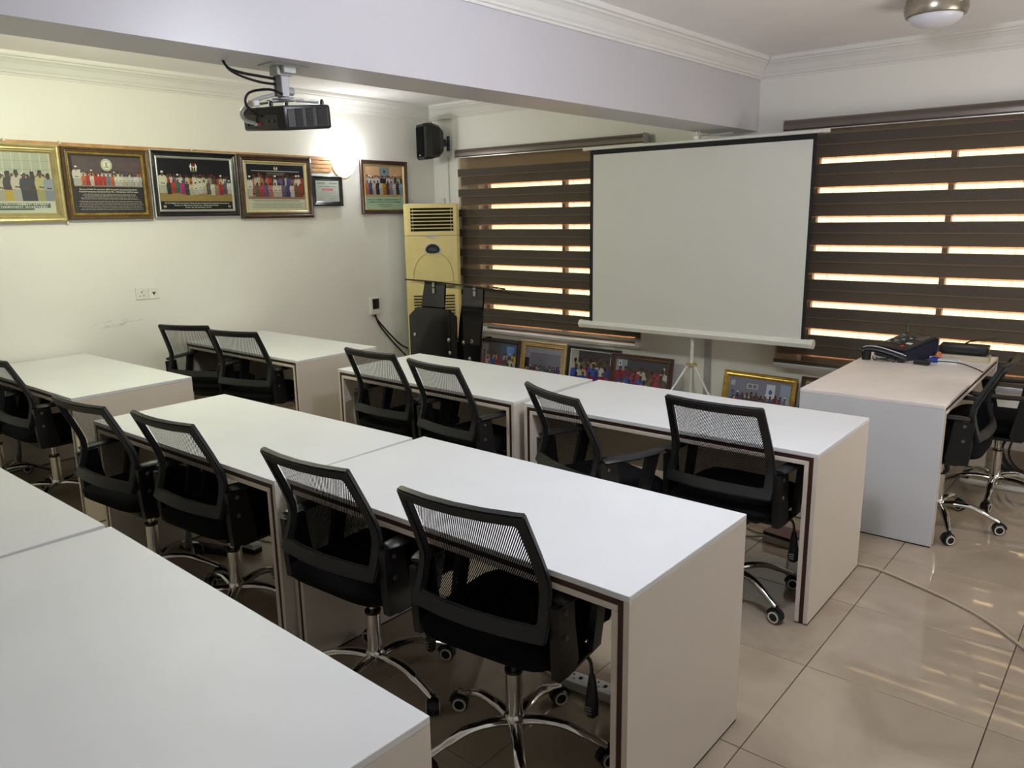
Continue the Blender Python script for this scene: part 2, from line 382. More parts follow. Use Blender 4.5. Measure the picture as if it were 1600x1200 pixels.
# blinds
def blind(label, x0, x1, c0, pitch, n, ztop, zbot, railmat, railz):
    t = thing('roller_blind', label, 'blind', ((x0+x1)/2, YF-.09, zbot)); L = (x1-x0)/2; yo = 0; Z = zbot
    # cassette: rounded fascia
    prof = []
    for k in range(9):
        a = PI*.5*k/8; prof.append((-.045*math.cos(a), .035+.045*math.sin(a)))
    poly = [(.045, 0), (-.035, 0), (-.045, .012)]+prof+[(.045, .08)]
    b = NB(); rings = []
    for xx in (-L-.012, L+.012): rings.append([Vector((xx, p[0], ztop-.08-Z+p[1])) for p in poly])
    ring_sweep(b, rings); cs = obj('cassette', b, M_alu, t, smooth=True)
    b = NB(); box(b, -L-.012, L+.012, -.036, -.030, ztop-.085-Z, ztop-.079-Z); obj('edge_strip', b, M_silv, cs, label='bright thin lower edge')
    for s in (-1, 1):
        b = NB(); box(b, s*(L+.012), s*(L+.018), -.047, .047, ztop-.083-Z, ztop+.003-Z, .004); obj('end_cap', b, M_alul, cs)
    zt = ztop-.085
    for yy, nm in ((-.012, 'front_sheer'), (.014, 'rear_sheer')):
        b = NB(); v = [b.verts.new(p) for p in ((-L, yy, zbot-Z), (L, yy, zbot-Z), (L, yy, zt-Z), (-L, yy, zt-Z))]; b.faces.new(v)
        obj(nm, b, M_sheer, t)
    hb = .0245; k = -1
    while k <= n:
        c = c0-pitch*k
        f0, f1 = c-hb-(pitch*.375), c-hb; g0, g1 = c-pitch+hb-.004, f0+.006
        f0_, f1_ = max(f0, zbot), min(f1, zt)
        if f1_-f0_ > .01:
            b = NB(); box(b, -L, L, -.0165, -.0135, f0_-Z, f1_-Z); fb = obj('front_band', b, M_slat, t)
            b = NB(); box(b, -L, L, -.0172, -.0130, f0_-Z-.001, f0_-Z+.005); box(b, -L, L, -.0172, -.0130, f1_-Z-.004, f1_-Z+.001); obj('hem', b, M_hem, fb, label='thin brown hem lines along the band')
        g0_, g1_ = max(g0, zbot), min(g1, zt)
        if g1_-g0_ > .01:
            b = NB(); box(b, -L+.012, L-.012, .0155, .0185, g0_-Z, g1_-Z); rb = obj('rear_band', b, M_slatb, t)
            b = NB(); v = [b.verts.new(p) for p in ((-L+.012, .017, g0_-Z-.011), (L-.012, .017, g0_-Z-.011), (L-.012, .017, g0_-Z), (-L+.012, .017, g0_-Z))]; b.faces.new(v); obj('translucent_hem', b, M_hem2, rb, label='peach coloured translucent hem')
        k += 1
    b = NB(); box(b, -L, L, -.022, .022, railz[0]-Z, railz[1]-Z, .008, 2); obj('bottom_rail', b, railmat, t, smooth=True)
    return t
blind('striped brown day-and-night roller blind on the left window, beside the air conditioner', -5.63, -3.49, 1.985, .1975, 7, 2.35, .60, M_alul, (.588, .612))
blind('striped brown day-and-night roller blind on the right window, behind the presenter desk', -2.285, .55, 2.052, .2075, 7, 2.35, .54, M_alul, (.505, .545))

# ------------------------------------------------------------------ tables
TW, TD, TH, TP = 1.4995, .7115, .75, .018
def make_table(label, loc, rotz, group):
    """local: x along the table, y=0 open (sitting) side, centre of length at origin"""
    t = thing('table', label, 'table', loc, rotz, group); L = TW/2
    b = NB(); box(b, -L, L, 0, TD, TH-TP, TH, .0012); obj('tabletop', b, M_lam, t)
    for s in (-1, 1):
        b = NB(); xa, xb = sorted((s*L, s*(L-TP))); box(b, xa, xb, 0, TD, .006, TH-TP-.0008, .001); sp_ = obj('side_panel', b, M_lamw, t)
        b = NB(); box(b, min(s*L, s*(L-3*TP)), max(s*L, s*(L-3*TP)), .004, TD-.004, 0, .0055); obj('foot_strip', b, M_foot, sp_)
        b = NB(); xa, xb = sorted((s*(L-TP-.0005), s*(L-2*TP+.0005))); box(b, xa, xb, .003, TD-.003, .006, TH-TP-.001); obj('core_strip', b, M_brown, t, label='dark brown core layer')
        b = NB(); xa, xb = sorted((s*(L-2*TP), s*(L-3*TP))); box(b, xa, xb, .0, TD-.003, .006, TH-3*TP-.0006, .001); obj('inner_side_panel', b, M_lamw, t)
    b = NB(); box(b, -L+2*TP, L-2*TP, .003, TD-.003, TH-2*TP, TH-TP-.001); obj('core_strip', b, M_brown, t, label='dark brown core layer')
    b = NB(); box(b, -L+2*TP+.0005, L-2*TP-.0005, .0, TD-.003, TH-3*TP, TH-2*TP-.0005, .001); obj('inner_top_panel', b, M_lamw, t)
    b = NB(); box(b, -L+3*TP+.0005, L-3*TP-.0005, TD-.10, TD-.08, .31, TH-3*TP-.001, .001); obj('modesty_panel', b, M_lamw, t)
    return t
def tloc(x, y, th, ): # fitted near-left corner -> centre origin
    L = TW/2; return (x+L*math.cos(th), y+L*math.sin(th), 0)
R = math.radians
tabs = [
 ('middle_right', -2.4475, 1.593, -.33, 'white laminate table in the middle row at its right end, in the photo centre'),
 ('middle_left', -3.955, 1.520, 1.0, 'white laminate table in the middle row, second from its right end'),
 ('front_right', -2.476, 3.050, .57, 'white laminate table in the row nearest the screen, at its right end'),
 ('front_mid', -4.031, 3.065, -1.16, 'white laminate table in the row nearest the screen, in front of the black lectern'),
 ('front_left', -5.995, 3.080, .07, 'white laminate table in the row nearest the screen, standing by the left wall'),
 ('middle_wall', -6.070, 1.635, .9, 'white laminate table in the middle row, pushed against the left wall'),
 ('rear_right', -2.520, .261, -1.67, 'white laminate table filling the lower left corner of the photo, nearest to the camera'),
 ('rear_left', -4.032, .262, -.3, 'white laminate table at the left edge of the photo, next to the nearest table'),
]
t0 = None
for k, xx, yy, th, lab in tabs:
    if t0 is None: t0 = make_table(lab, tloc(xx, yy, R(th)), R(th), 'white seminar tables in rows')
    else: dup(t0, tloc(xx, yy, R(th)), R(th), lab)
desk = dup(t0, (-.764, 4.222+TW/2*1.088, 0), R(90.6), 'white presenter desk standing crosswise at the right with a telephone on it')
del desk['group']; desk.scale.x = 1.088
for c in desk.children:
    if c.name.startswith('side_panel'):
        c.material_slots[0].link = 'OBJECT'; c.material_slots[0].material = mat('cool_white_laminate', lin(208, 209, 213), .45, noise=.03, nscale=4)
    if c.name.startswith('tabletop'):
        c.material_slots[0].link = 'OBJECT'
        c.material_slots[0].material = mat('pale_wood_laminate', lin(238, 230, 226), .35, noise=.05, nscale=5)

# ------------------------------------------------------------------ office chair
G = dict(wT=.2125, zT=.954, yT=-.250, wb=.228, zb=.699, yb=-.140, wo=.2335, zo=.545, yo=-.182)
def back_curve(v):
    pts = [(G['zo'], G['yo'], G['wo']), (.60, -.160, .234), (G['zb'], G['yb'], G['wb']), (.80, -.176, .223), (G['zT'], G['yT'], G['wT'])]
    s = v*(len(pts)-1); i = min(int(s), len(pts)-2); f = s-i
    a, b_, c, d = pts[max(i-1, 0)], pts[i], pts[i+1], pts[min(i+2, len(pts)-1)]
    return [.5*(2*b_[k]+(c[k]-a[k])*f+(2*a[k]-5*b_[k]+4*c[k]-d[k])*f*f+(3*b_[k]-a[k]-3*c[k]+d[k])*f**3) for k in range(3)]
def back_pt(u, v, off=0):
    z, y, w = back_curve(v); return Vector((u*w, y-.028*(1-u*u)+off, z))
def make_chair(label, loc, rotz):
    t = thing('office_chair', label, 'chair', loc, rotz, 'black mesh office chairs')
    us = [-1, -.94, -.85, -.45, 0, .45, .85, .94, 1]; vs_ = [0, .05, .22, .34, .46, .56, .66, .78, .925, .965, 1]
    u_in = (2, 6); v_in = (2, 8)
    b = NB(); V = {}
    for i, u in enumerate(us):
        for j, v in enumerate(vs_):
            V[i, j] = b.verts.new(back_pt(u, v))
    fs = []
    for i in range(len(us)-1):
        for j in range(len(vs_)-1):
            if u_in[0] <= i < u_in[1] and v_in[0] <= j < v_in[1]: continue
            fs.append(b.faces.new((V[i, j], V[i+1, j], V[i+1, j+1], V[i, j+1])))
    bmesh.ops.recalc_face_normals(b, faces=b.faces[:])
    for v in [v for v in b.verts if not v.link_faces]: b.verts.remove(v)
    bmesh.ops.solidify(b, geom=b.faces[:], thickness=.024)
    es = [e for e in b.edges if len(e.link_faces) == 2 and e.calc_face_angle(0) > 1.0]
    bmesh.ops.bevel(b, geom=es, offset=.005, segments=2, affect='EDGES', clamp_overlap=True)
    br = obj('backrest', b, M_blk, t, smooth=True)
    b = NB(); N1, N2 = 6, 10
    g = [[b.verts.new(back_pt(-.87+1.74*i/N1, .20+.745*j/N2, .004)) for j in range(N2+1)] for i in range(N1+1)]
    for i in range(N1):
        for j in range(N2): b.faces.new((g[i][j], g[i+1][j], g[i+1][j+1], g[i][j+1]))
    obj('mesh_panel', b, M_mesh, br, smooth='all')
    # seat cushion, rounded with a waterfall front
    b = NB(); nx, ny = 12, 12; top = {}; bot = {}
    def se(u, v):
        k = (abs(u)**6+abs(v)**6)**(1/6) or 1; m_ = max(abs(u), abs(v))
        return (u*m_/k, v*m_/k) if k else (u, v)
    for i in range(nx+1):
        for j in range(ny+1):
            u, v = -1+2*i/nx, -1+2*j/ny; uu, vv = se(u, v); e = max(abs(u), abs(v))
            drop = .034*max(0, (e-.55)/.45)**2.6
            z = .522-drop-(.022*max(0, (vv-.55)/.45)**2)
            x_, y_ = uu*.245, .035+vv*.245
            top[i, j] = b.verts.new((x_, y_, z))
            bot[i, j] = top[i, j] if e > .999 and False else b.verts.new((x_*.985, y_*.985, .437+.02*max(0, (e-.6)/.4)**2-.01*(vv > .6)))
    for i in range(nx):
        for j in range(ny):
            b.faces.new((top[i, j], top[i+1, j], top[i+1, j+1], top[i, j+1])); b.faces.new((bot[i, j+1], bot[i+1, j+1], bot[i+1, j], bot[i, j]))
    bd = [(i, 0) for i in range(nx)]+[(nx, j) for j in range(ny)]+[(i, ny) for i in range(nx, 0, -1)]+[(0, j) for j in range(ny, 0, -1)]
    for a, c in zip(bd, bd[1:]+bd[:1]): b.faces.new((bot[a], bot[c], top[c], top[a]))
    obj('seat', b, M_fab, t, smooth='all')
    b = NB(); box(b, -.17, .17, -.14, .17, .415, .44, .01, 2); box(b, -.10, .10, -.10, .10, .375, .418, .012, 2)
    obj('seat_mechanism', b, M_blk2, t, smooth=True)
    for s in (-1, 1):
        b = NB()
        pad = smooth_pts([(s*.252, -.155, .668), (s*.257, -.10, .670), (s*.260, .0, .668), (s*.257, .10, .671), (s*.248, .17, .676)], 3)
        tube(b, pad, [.020, .027, .030]+[.032]*(len(pad)-6)+[.031, .028, .020], 10, flat=.38)
        ap = obj('armrest', b, M_blk, t, smooth=True)
        b = NB()
        prism(b, [(-.175, .655), (-.085, .655), (-.075, .56), (-.055, .45), (-.075, .422), (-.165, .430), (-.172, .50)], s*.236, s*.264, Matrix(((0, 1, 0, 0), (1, 0, 0, 0), (0, 0, 1, 0), (0, 0, 0, 1))))
        prism(b, [(.075, .66), (.14, .66), (.075, .43), (.02, .43)], s*.246, s*.268, Matrix(((0, 1, 0, 0), (1, 0, 0, 0), (0, 0, 1, 0), (0, 0, 0, 1))))
        box(b, min(s*.15, s*.262), max(s*.15, s*.262), -.12, .06, .418, .434, .004)
        am = obj('arm_bracket', b, M_blk2, t, smooth=True)
        for zz in (.632, .555):
            b = NB(); M_ = Matrix.Translation((s*.2665, -.135, zz)) @ Matrix.Rotation(s*PI/2, 4, 'Y')
            lathe(b, [(.0001, -.003), (.008, -.003), (.008, .002), (.004, .004), (.0001, .004)], 10, M=M_); obj('screw', b, M_alu, am, smooth=True)
    b = NB(); lathe(b, [(.0001, .30), (.014, .30), (.014, .385), (.0001, .385)], 16); obj('gas_piston', b, M_chr, t, smooth=True)
    b = NB(); lathe(b, [(.0001, .10), (.027, .10), (.027, .292), (.0001, .292)], 20); gs = obj('gas_cylinder', b, M_chr, t, smooth=True)
    b = NB(); lathe(b, [(.014, .292), (.030, .292), (.030, .302), (.014, .302)], 20); obj('collar', b, M_blk2, gs, smooth=True)
    # tension lever
    b = NB(); tube(b, smooth_pts([(.10, .02, .405), (.22, .03, .405), (.255, .03, .395), (.262, .03, .35)], 4), .006, 8); lv = obj('lever', b, M_blk2, t, smooth=True)
    b = NB(); tube(b, [(.262, .03, .352), (.264, .028, .33), (.268, .02, .28), (.270, .012, .235), (.270, .01, .222)], [.010, .014, .021, .024, .012], 12, flat=.6); obj('lever_grip', b, M_blk2, lv, smooth=True)
    b = NB()
    for q, zz in enumerate((.262, .252, .242)): box(b, .259, .279, -.0095+q*.0006, -.0035, zz, zz+.0022)
    obj('lever_print', b, mat('pale_print', lin(150, 152, 156), .5), lv, kind='stuff')
    return t
def make_base(off):
    ch = []
    for k in range(5):
        a = off+2*PI*k/5; ca, sa = math.cos(a), math.sin(a)
        P = [(0.02, .118), (.08, .128), (.16, .122), (.235, .092), (.295, .070)]
        pts = smooth_pts([(r*ca, r*sa, z) for r, z in P], 3)
        ch.append((a, pts))
    return ch
def add_base(t, off):
    """five-star base, built once per mesh and turned by rotation"""
    global BASE
    if BASE is None:
        BASE = {}
        b = NB(); tube(b, smooth_pts([(.02, 0, .118), (.08, 0, .130), (.16, 0, .126), (.235, 0, .098), (.298, 0, .068)], 4), [.021]*6+[.019]*6+[.015]*4+[.013], 10, flat=.75)
        BASE['leg'] = obj('leg', b, M_chr, t, smooth=True)
        b = NB(); lathe(b, [(.0001, .085), (.030, .085), (.036, .100), (.036, .136), (.030, .146), (.0001, .146)], 20); BASE['hub'] = obj('hub', b, M_chr, t, smooth=True)
        b = NB()
        for s in (-1, 1):
            M_ = Matrix.Translation((0, s*.013, .030)) @ Matrix.Rotation(PI/2, 4, 'X')
            lathe(b, [(.0001, -.009), (.026, -.009), (.030, -.005), (.030, .005), (.026, .009), (.0001, .009)], 18, M=M_)
        box(b, -.014, .014, -.006, .006, .03, .066, .003); tube(b, [(0, 0, .058), (.002, 0, .078)], .008, 8)
        b2 = []
        for k in range(7):
            a = PI*k/6; b2.append((-.004+.035*math.cos(a), .034+.034*math.sin(a)))
        prism(b, b2, -.010, .010)
        BASE['caster'] = obj('caster', b, M_blk2, t, smooth=True)
        for s, key in ((-1, 'ring'), (1, 'ring2')):
            b = NB(); M_ = Matrix.Translation((0, s*.0232, .030)) @ Matrix.Rotation(-s*PI/2, 4, 'X'); rings = []
            for r, z in ((.018, -.0012), (.0245, -.0012), (.0245, .0012), (.018, .0012)):
                rings.append([M_ @ Vector((r*math.cos(2*PI*k/18), r*math.sin(2*PI*k/18), z)) for k in range(18)])
            ring_sweep(b, rings, closed=True, caps=False)
            BASE[key] = obj('wheel_rim', b, M_ring, BASE['caster'], label='pale rim ring of the caster')
        new = True
    else: new = False
    def inst(key, parent, loc=(0, 0, 0), rz=0):
        if (new and key not in used_now): o = BASE[key]; used_now.add(key)
        else: o = BASE[key].copy(); COL.objects.link(o)
        o.parent = parent; o.location = loc; o.rotation_euler = (0, 0, rz); return o
    used_now = set()
    inst('hub', t)
    for k in range(5):
        a = off+2*PI*k/5; inst('leg', t, rz=a)
        ca = inst('caster', t, (.298*math.cos(a), .298*math.sin(a), 0), random.uniform(0, 6.28))
        inst('ring', ca); inst('ring2', ca)
BASE = None
chairs = [
 (-1.435, 1.700, 6.5, -46, 'black mesh office chair nearest to the camera'),
 (-2.080, 1.670, 3.1, 0, 'black mesh office chair directly left of the nearest chair, at the same table'),
 (-2.985, 1.650, 4.3, -42, 'black mesh office chair third from the right in the middle row'),
 (-3.565, 1.568, 5.0, -30, 'black mesh office chair fourth from the right in the middle row, beside the aisle'),
 (-1.356, 3.150, .1, -27, 'black mesh chair seen squarely from behind, right end of the row nearest the screen'),
 (-1.925, 2.915, -20.9, 10, 'black mesh chair turned sideways and pulled out, with its armrest fully showing'),
 (-3.490, 3.142, .4, 20, 'black mesh chair, left of the pair in front of the lectern'),
 (-2.885, 3.084, -6.1, 36, 'black mesh chair, right of the pair in front of the lectern'),
 (-4.985, 3.117, 15.9, 12, 'black mesh chair, right of the pair by the left wall in the screen row'),
 (-5.610, 3.060, 24, 50, 'black mesh chair, left of the pair by the left wall in the screen row'),
 (-5.135, 1.724, 2.5, -42, 'black mesh chair at the left photo edge, right one at the table against the wall'),
 (-5.722, 1.60, 3, -10, 'black chair cut off by the left photo edge, only seat edge and base showing'),
 (-.815, 4.600, 90, -67, 'black mesh office chair seen side on, tucked into the presenter desk'),
 (-.640, 5.246, 95, -88, 'black chair at the right photo edge, beyond the side-on chair'),
]
BODY = None
for (xx, yy, yw, off, lab) in chairs:
    if BODY is None:
        t = make_chair(lab, (xx, yy, 0), R(yw)); BODY = t; body_parts = list(t.children)
    else:
        t = BODY.copy(); COL.objects.link(t); t.location = (xx, yy, 0); t.rotation_euler = (0, 0, R(yw)); t['label'] = lab
        for chd in body_parts:
            c = chd.copy(); COL.objects.link(c); c.parent = t
            for g in list(chd.children):
                d = g.copy(); COL.objects.link(d); d.parent = c
    add_base(t, R(off-yw))

# ------------------------------------------------------------------ flat print drawing
class Print:
    def __init__(s, w, h): s.bm = NB(); s.cl = s.bm.loops.layers.float_color.new('Col'); s.w = w; s.h = h; s.n = 0
    def poly(s, pts, col, layer):
        """pts in 0..1 frame units x right, z up"""
        vs = [s.bm.verts.new(((p[0]-.5)*s.w, -.00025*layer, p[1]*s.h)) for p in pts]
        f = s.bm.faces.new(vs)
        c = lin(*col)
        for l in f.loops: l[s.cl] = c
    def rect(s, x0, x1, z0, z1, col, layer): s.poly([(x0, z0), (x1, z0), (x1, z1), (x0, z1)], col, layer)
    def disc(s, x, z, rx, rz, col, layer, n=10): s.poly([(x+rx*math.cos(2*PI*k/n), z+rz*math.sin(2*PI*k/n)) for k in range(n)], col, layer)
    def text(s, st, x, z, size, col, layer, width=None):
        me = text_mesh(st); xs_ = [v.co.x for v in me.vertices]
        if not xs_: return
        w0 = max(xs_)-min(xs_); sc = size
        sx = (width/w0*s.w) if width else sc*s.h
        c = lin(*col); vm = [s.bm.verts.new(((x-.5)*s.w+(v.co.x-(max(xs_)+min(xs_))/2)*sx, -.00025*layer, z*s.h+v.co.y*sc*s.h)) for v in me.vertices]
        for p in me.polygons:
            try: f = s.bm.faces.new([vm[i] for i in p.vertices])
            except ValueError: continue
            for l in f.loops: l[s.cl] = c
    def person(s, x, z, h, col, layer, cap=None, legs=None, wide=1, asp=1):
        sk = random.choice([(74, 48, 36), (92, 60, 44), (60, 40, 32), (110, 74, 56)])
        w = h*.13*wide*asp; col = tuple(int(.80*c+.16*95) for c in col)
        lg = legs or tuple(int(c*.86) for c in col)
        s.poly([(x-w*.9, z), (x+w*.9, z), (x+w*1.0, z+h*.5), (x-w*1.0, z+h*.5)], lg, layer)
        s.poly([(x-w*1.05, z+h*.38), (x+w*1.05, z+h*.38), (x+w*1.2, z+h*.62), (x+w*.95, z+h*.80), (x+w*.3, z+h*.84), (x-w*.3, z+h*.84), (x-w*.95, z+h*.80), (x-w*1.2, z+h*.62)], col, layer+.4)
        s.disc(x-w*.2, z+h*.47, w*.28, h*.03, sk, layer+.6, 6); s.disc(x+w*.3, z+h*.46, w*.28, h*.03, sk, layer+.6, 6)
        hr = h*(.055+.012*wide); s.rect(x-hr*.45*asp, x+hr*.45*asp, z+h*.78, z+h*.88, tuple(int(c*.8) for c in sk), layer+.45)
        s.disc(x, z+h*.93, hr*1.02*asp, hr*1.22, (22, 18, 18), layer+.48, 10); s.disc(x, z+h*.915, hr*.9*asp, hr*1.1, sk, layer+.5, 10)
        if wide > 1.5: s.poly([(x-w*.3, z+h*.80), (x+w*.3, z+h*.80), (x, z+h*.70)], tuple(int(c*.7) for c in col), layer+.55)
        if cap: s.rect(x-h*.06*asp, x+h*.06*asp, z+h*.95, z+h*1.03, cap, layer+.7)
    def crowd(s, x0, x1, z, h, n, layer, cols, caps=.3, jit=.06, legs=None, wide=1, asp=1):
        for k in range(n):
            xx = x0+(x1-x0)*(k+.5)/n+random.uniform(-.006, .006)
            s.person(xx, z, h*random.uniform(1-jit, 1+jit), random.choice(cols), layer+random.random()*.2, random.choice([(235, 235, 225), (40, 40, 40), (150, 40, 40)]) if random.random() < caps else None, legs, wide, asp)
    def lines(s, x0, x1, z0, z1, n, col, layer):
        for k in range(n):
            z = z1-(z1-z0)*k/max(1, n-1); x = x0+random.uniform(0, .06)
            xe = x1-random.uniform(0, .06)
            while x < xe:
                w = random.uniform(.012, .05); s.rect(x, min(x+w, xe), z-.0035, z+.0035, col, layer); x += w+.008
    def crest(s, x, z, r, asp, layer):
        W_ = (235, 232, 215)
        s.poly([(x-r*.35*asp, z+r*.25), (x+r*.35*asp, z+r*.25), (x+r*.3*asp, z-r*.35), (x, z-r*.6), (x-r*.3*asp, z-r*.35)], (30, 30, 30), layer)
        s.poly([(x-r*.35*asp, z+r*.2), (x-r*.2*asp, z+r*.25), (x, z-.05*r), (x+r*.2*asp, z+r*.25), (x+r*.35*asp, z+r*.2), (x+r*.07*asp, z-r*.2), (x+r*.07*asp, z-r*.55), (x-r*.07*asp, z-r*.55), (x-r*.07*asp, z-r*.2)], W_, layer+.3)
        for q in (-1, 1):
            s.poly([(x+q*r*.45*asp, z-r*.6), (x+q*r*.62*asp, z-r*.6), (x+q*r*.72*asp, z-r*.1), (x+q*r*.85*asp, z+r*.1), (x+q*r*.66*asp, z+r*.45), (x+q*r*.5*asp, z+r*.75), (x+q*r*.42*asp, z+r*.4), (x+q*r*.36*asp, z+r*.1)], W_, layer+.4)
        s.poly([(x-r*.4*asp, z+r*.8), (x, z+r*.55), (x+r*.4*asp, z+r*.8), (x+r*.2*asp, z+r*.35), (x-r*.2*asp, z+r*.35)], (150, 30, 35), layer+.5)
        s.rect(x-r*.7*asp, x+r*.7*asp, z-r*.8, z-r*.6, (120, 130, 60), layer+.2)
TXT = {}
def text_mesh(st):
    if st in TXT: return TXT[st]
    cu = bpy.data.curves.new('lettering', 'FONT'); cu.body = st; cu.resolution_u = 1; cu.size = 1; cu.offset = .012
    o = bpy.data.objects.new('lettering', cu); COL.objects.link(o)
    dg = bpy.context.evaluated_depsgraph_get(); me = bpy.data.meshes.new_from_object(o.evaluated_get(dg))
    bpy.data.objects.remove(o); TXT[st] = me
    return me
def text_obj(st, size, material, parent, loc, rot=(PI/2, 0, 0), ext=.0004):
    me = text_mesh(st).copy(); xs_ = [v.co.x for v in me.vertices]; cx = (max(xs_)+min(xs_))/2
    for v in me.vertices: v.co = Vector(((v.co.x-cx)*size, v.co.y*size, 0))
    me.materials.clear(); me.materials.append(material)
    o = bpy.data.objects.new('lettering', me); COL.objects.link(o); o.parent = parent; o.location = loc; o.rotation_euler = rot
    return o

def frame_rings(w, h, prof):
    """closed mitred moulding: prof = [(inset, depth)]"""
    b = NB(); R_ = []
    for ins, dep in prof:
        R_.append([b.verts.new(p) for p in ((-w/2+ins, -dep, ins), (w/2-ins, -dep, ins), (w/2-ins, -dep, h-ins), (-w/2+ins, -dep, h-ins))])
    n = len(R_)
    for i in range(n):
        a, c = R_[i], R_[(i+1) % n]
        for j in range(4): b.faces.new((a[j], a[(j+1) % 4], c[(j+1) % 4], c[j]))
    return b
def beads(w, h, ins, dep, r, step):
    b = NB()
    def bead(x, z):
        vs = [b.verts.new((x+dx*r, -dep+dy*r, z+dz*r)) for dx, dy, dz in ((1, 0, 0), (0, 0, 1), (-1, 0, 0), (0, 0, -1), (0, -1, 0))]
        for i in range(4): b.faces.new((vs[i], vs[(i+1) % 4], vs[4]))
        b.faces.new((vs[3], vs[2], vs[1], vs[0]))
    n = int((w-2*ins)/step)
    for k in range(n+1):
        x = -w/2+ins+(w-2*ins)*k/n; bead(x, ins); bead(x, h-ins)
    n = int((h-2*ins)/step)
    for k in range(1, n):
        z = ins+(h-2*ins)*k/n; bead(-w/2+ins, z); bead(w/2-ins, z)
    return b
def picture(label, w, h, bw, outer, inner, pr, loc, rot, group, outer2=None, mat_w=0, matcol=None, edge=None, bead=None, name='framed_photo', deep=.028):
    t = thing(name, label, 'picture frame', loc, rot=rot, group=group)
    o_w = bw*.72
    b = frame_rings(w, h, [(0, 0), (0, deep*.7), (bw*.08, deep*.9), (bw*.2, deep), (bw*.34, deep*.9), (bw*.46, deep*.72), (bw*.60, deep*.78), (o_w, deep*.6), (o_w, 0)])
    mo = obj('moulding', b, outer, t)
    b = frame_rings(w, h, [(o_w, .001), (o_w, deep*.58), (o_w+bw*.1, deep*.66), (bw-.003, deep*.42), (bw, deep*.3), (bw, .001)])
    obj('inner_slip', b, inner, t, label='narrow inner border of the frame')
    if edge:
        b = frame_rings(w+.004, h+.004, [(0, deep*.2), (0, deep*.92), (.006, deep*.98), (.006, deep*.2)]); bmesh.ops.translate(b, verts=b.verts[:], vec=(0, 0, -.002)); obj('outer_edge', b, edge, mo, label='thin silver outer edge')
    if bead:
        b = beads(w, h, bead[1], bead[2], bead[3], bead[4]); obj('beading', b, bead[0], mo, kind='stuff')
    b = NB(); box(b, -w/2+bw-.004, w/2-bw+.004, -.006, -.001, bw-.004, h-bw+.004); obj('backing_board', b, M_foot, t)
    pb = pr(w-2*bw, h-2*bw)
    bmesh.ops.translate(pb.bm, verts=pb.bm.verts[:], vec=(0, -.0065, bw))
    me_o = obj_raw('photo_print', pb.bm, M_print, t)
    return t
def obj_raw(name, bm, material, parent):
    me = bpy.data.meshes.new(name); bm.to_mesh(me); bm.free(); me.materials.append(material)
    o = bpy.data.objects.new(name, me); COL.objects.link(o); o.parent = parent; return o

AG = [(225, 222, 200), (220, 215, 190), (200, 205, 190), (190, 60, 50), (60, 80, 130), (120, 90, 150), (200, 120, 60), (70, 60, 60), (160, 150, 120)]
WHT = [(228, 226, 208), (215, 212, 190), (232, 230, 222), (226, 224, 205), (200, 206, 214)]
def p1(w, h):
    p = Print(w, h); A = h/w
    p.rect(0, 1, 0, 1, (186, 192, 170), 0); p.rect(0, 1, .62, 1, (168, 174, 154), 1)
    for k in range(9): p.rect(.06+k*.115, .068+k*.115, .5, 1, (205, 208, 190), 2)
    for z in (.62, .72, .86): p.rect(0, 1, z, z+.012, (150, 154, 138), 2)
    for x in (.05, .38, .68, .8): p.rect(x, x+.12, .52, .62, (96, 88, 76), 2.5)
    D = [(48, 46, 52), (196, 190, 172), (52, 52, 64), (210, 206, 196), (60, 56, 60)]
    p.crowd(.02, .98, .32, .34, 15, 4, D, asp=A, wide=.9)
    P = [(212, 208, 194), (40, 36, 44), (200, 190, 170), (206, 204, 176), (46, 40, 48), (214, 208, 186), (44, 48, 66), (50, 50, 56), (198, 190, 122), (150, 164, 178)]
    for k, c in enumerate(P): p.person(.06+k*.098, .2, .46+.02*(k % 3), c, 6+k*.05, (30, 30, 30) if k % 3 else None, (176, 150, 50) if k == 4 else None, 1.25, A)
    p.rect(.16, .93, .085, .165, (70, 84, 72), 8); p.rect(.3, .72, .05, .08, (60, 88, 66), 8)
    p.text('PUBLIC PROCUREMENT RETREAT', .55, .132, .042, (225, 228, 210), 9, .72); p.text('FOR PERMANENT SECRETARIES', .55, .092, .036, (225, 228, 210), 9, .68)
    return p
def p2(w, h):
    p = Print(w, h); A = h/w
    p.rect(0, 1, 0, 1, (36, 34, 38), 0); p.rect(.04, 1, .46, .97, (86, 76, 78), 1)
    for k in range(14): p.disc(random.uniform(.1, .9), random.uniform(.65, .9), .08, .05, (92+random.randint(-8, 8), 80, 82), 1.2+k*.06)
    p.rect(.04, .99, .455, .475, (150, 134, 112), 1.5)
    p.disc(.5, .83, .078, .105, (205, 212, 190), 3, 24); p.disc(.5, .83, .066, .09, (120, 140, 112), 3.4, 24); p.disc(.5, .83, .060, .082, (214, 216, 196), 3.8, 24); p.crest(.5, .83, .055, A, 4.5)
    p.crowd(.1, .98, .48, .24, 17, 4, AG+WHT, asp=A)
    p.person(.08, .47, .32, (228, 226, 214), 7, (240, 238, 230), asp=A, wide=1.5)
    for k in range(15): p.person(.17+k*.056, .47, .2, random.choice(WHT+[(200, 50, 40), (215, 110, 60), (120, 130, 160), (230, 228, 220), (228, 226, 214)]), 8+k*.05, None, None, 1.3, A)
    p.text('Bureau of Public Procurement (BPP) Annual Procurement Retreat for', .5, .395, .034, (232, 232, 210), 5, .80)
    p.text('Federal Permanent Secretaries from 9th - 10th January, 2014 in Lagos', .5, .355, .034, (232, 232, 210), 5, .82)
    p.lines(.1, .92, .24, .325, 5, (176, 172, 160), 5); p.lines(.06, .98, .06, .20, 6, (176, 172, 160), 5)
    return p
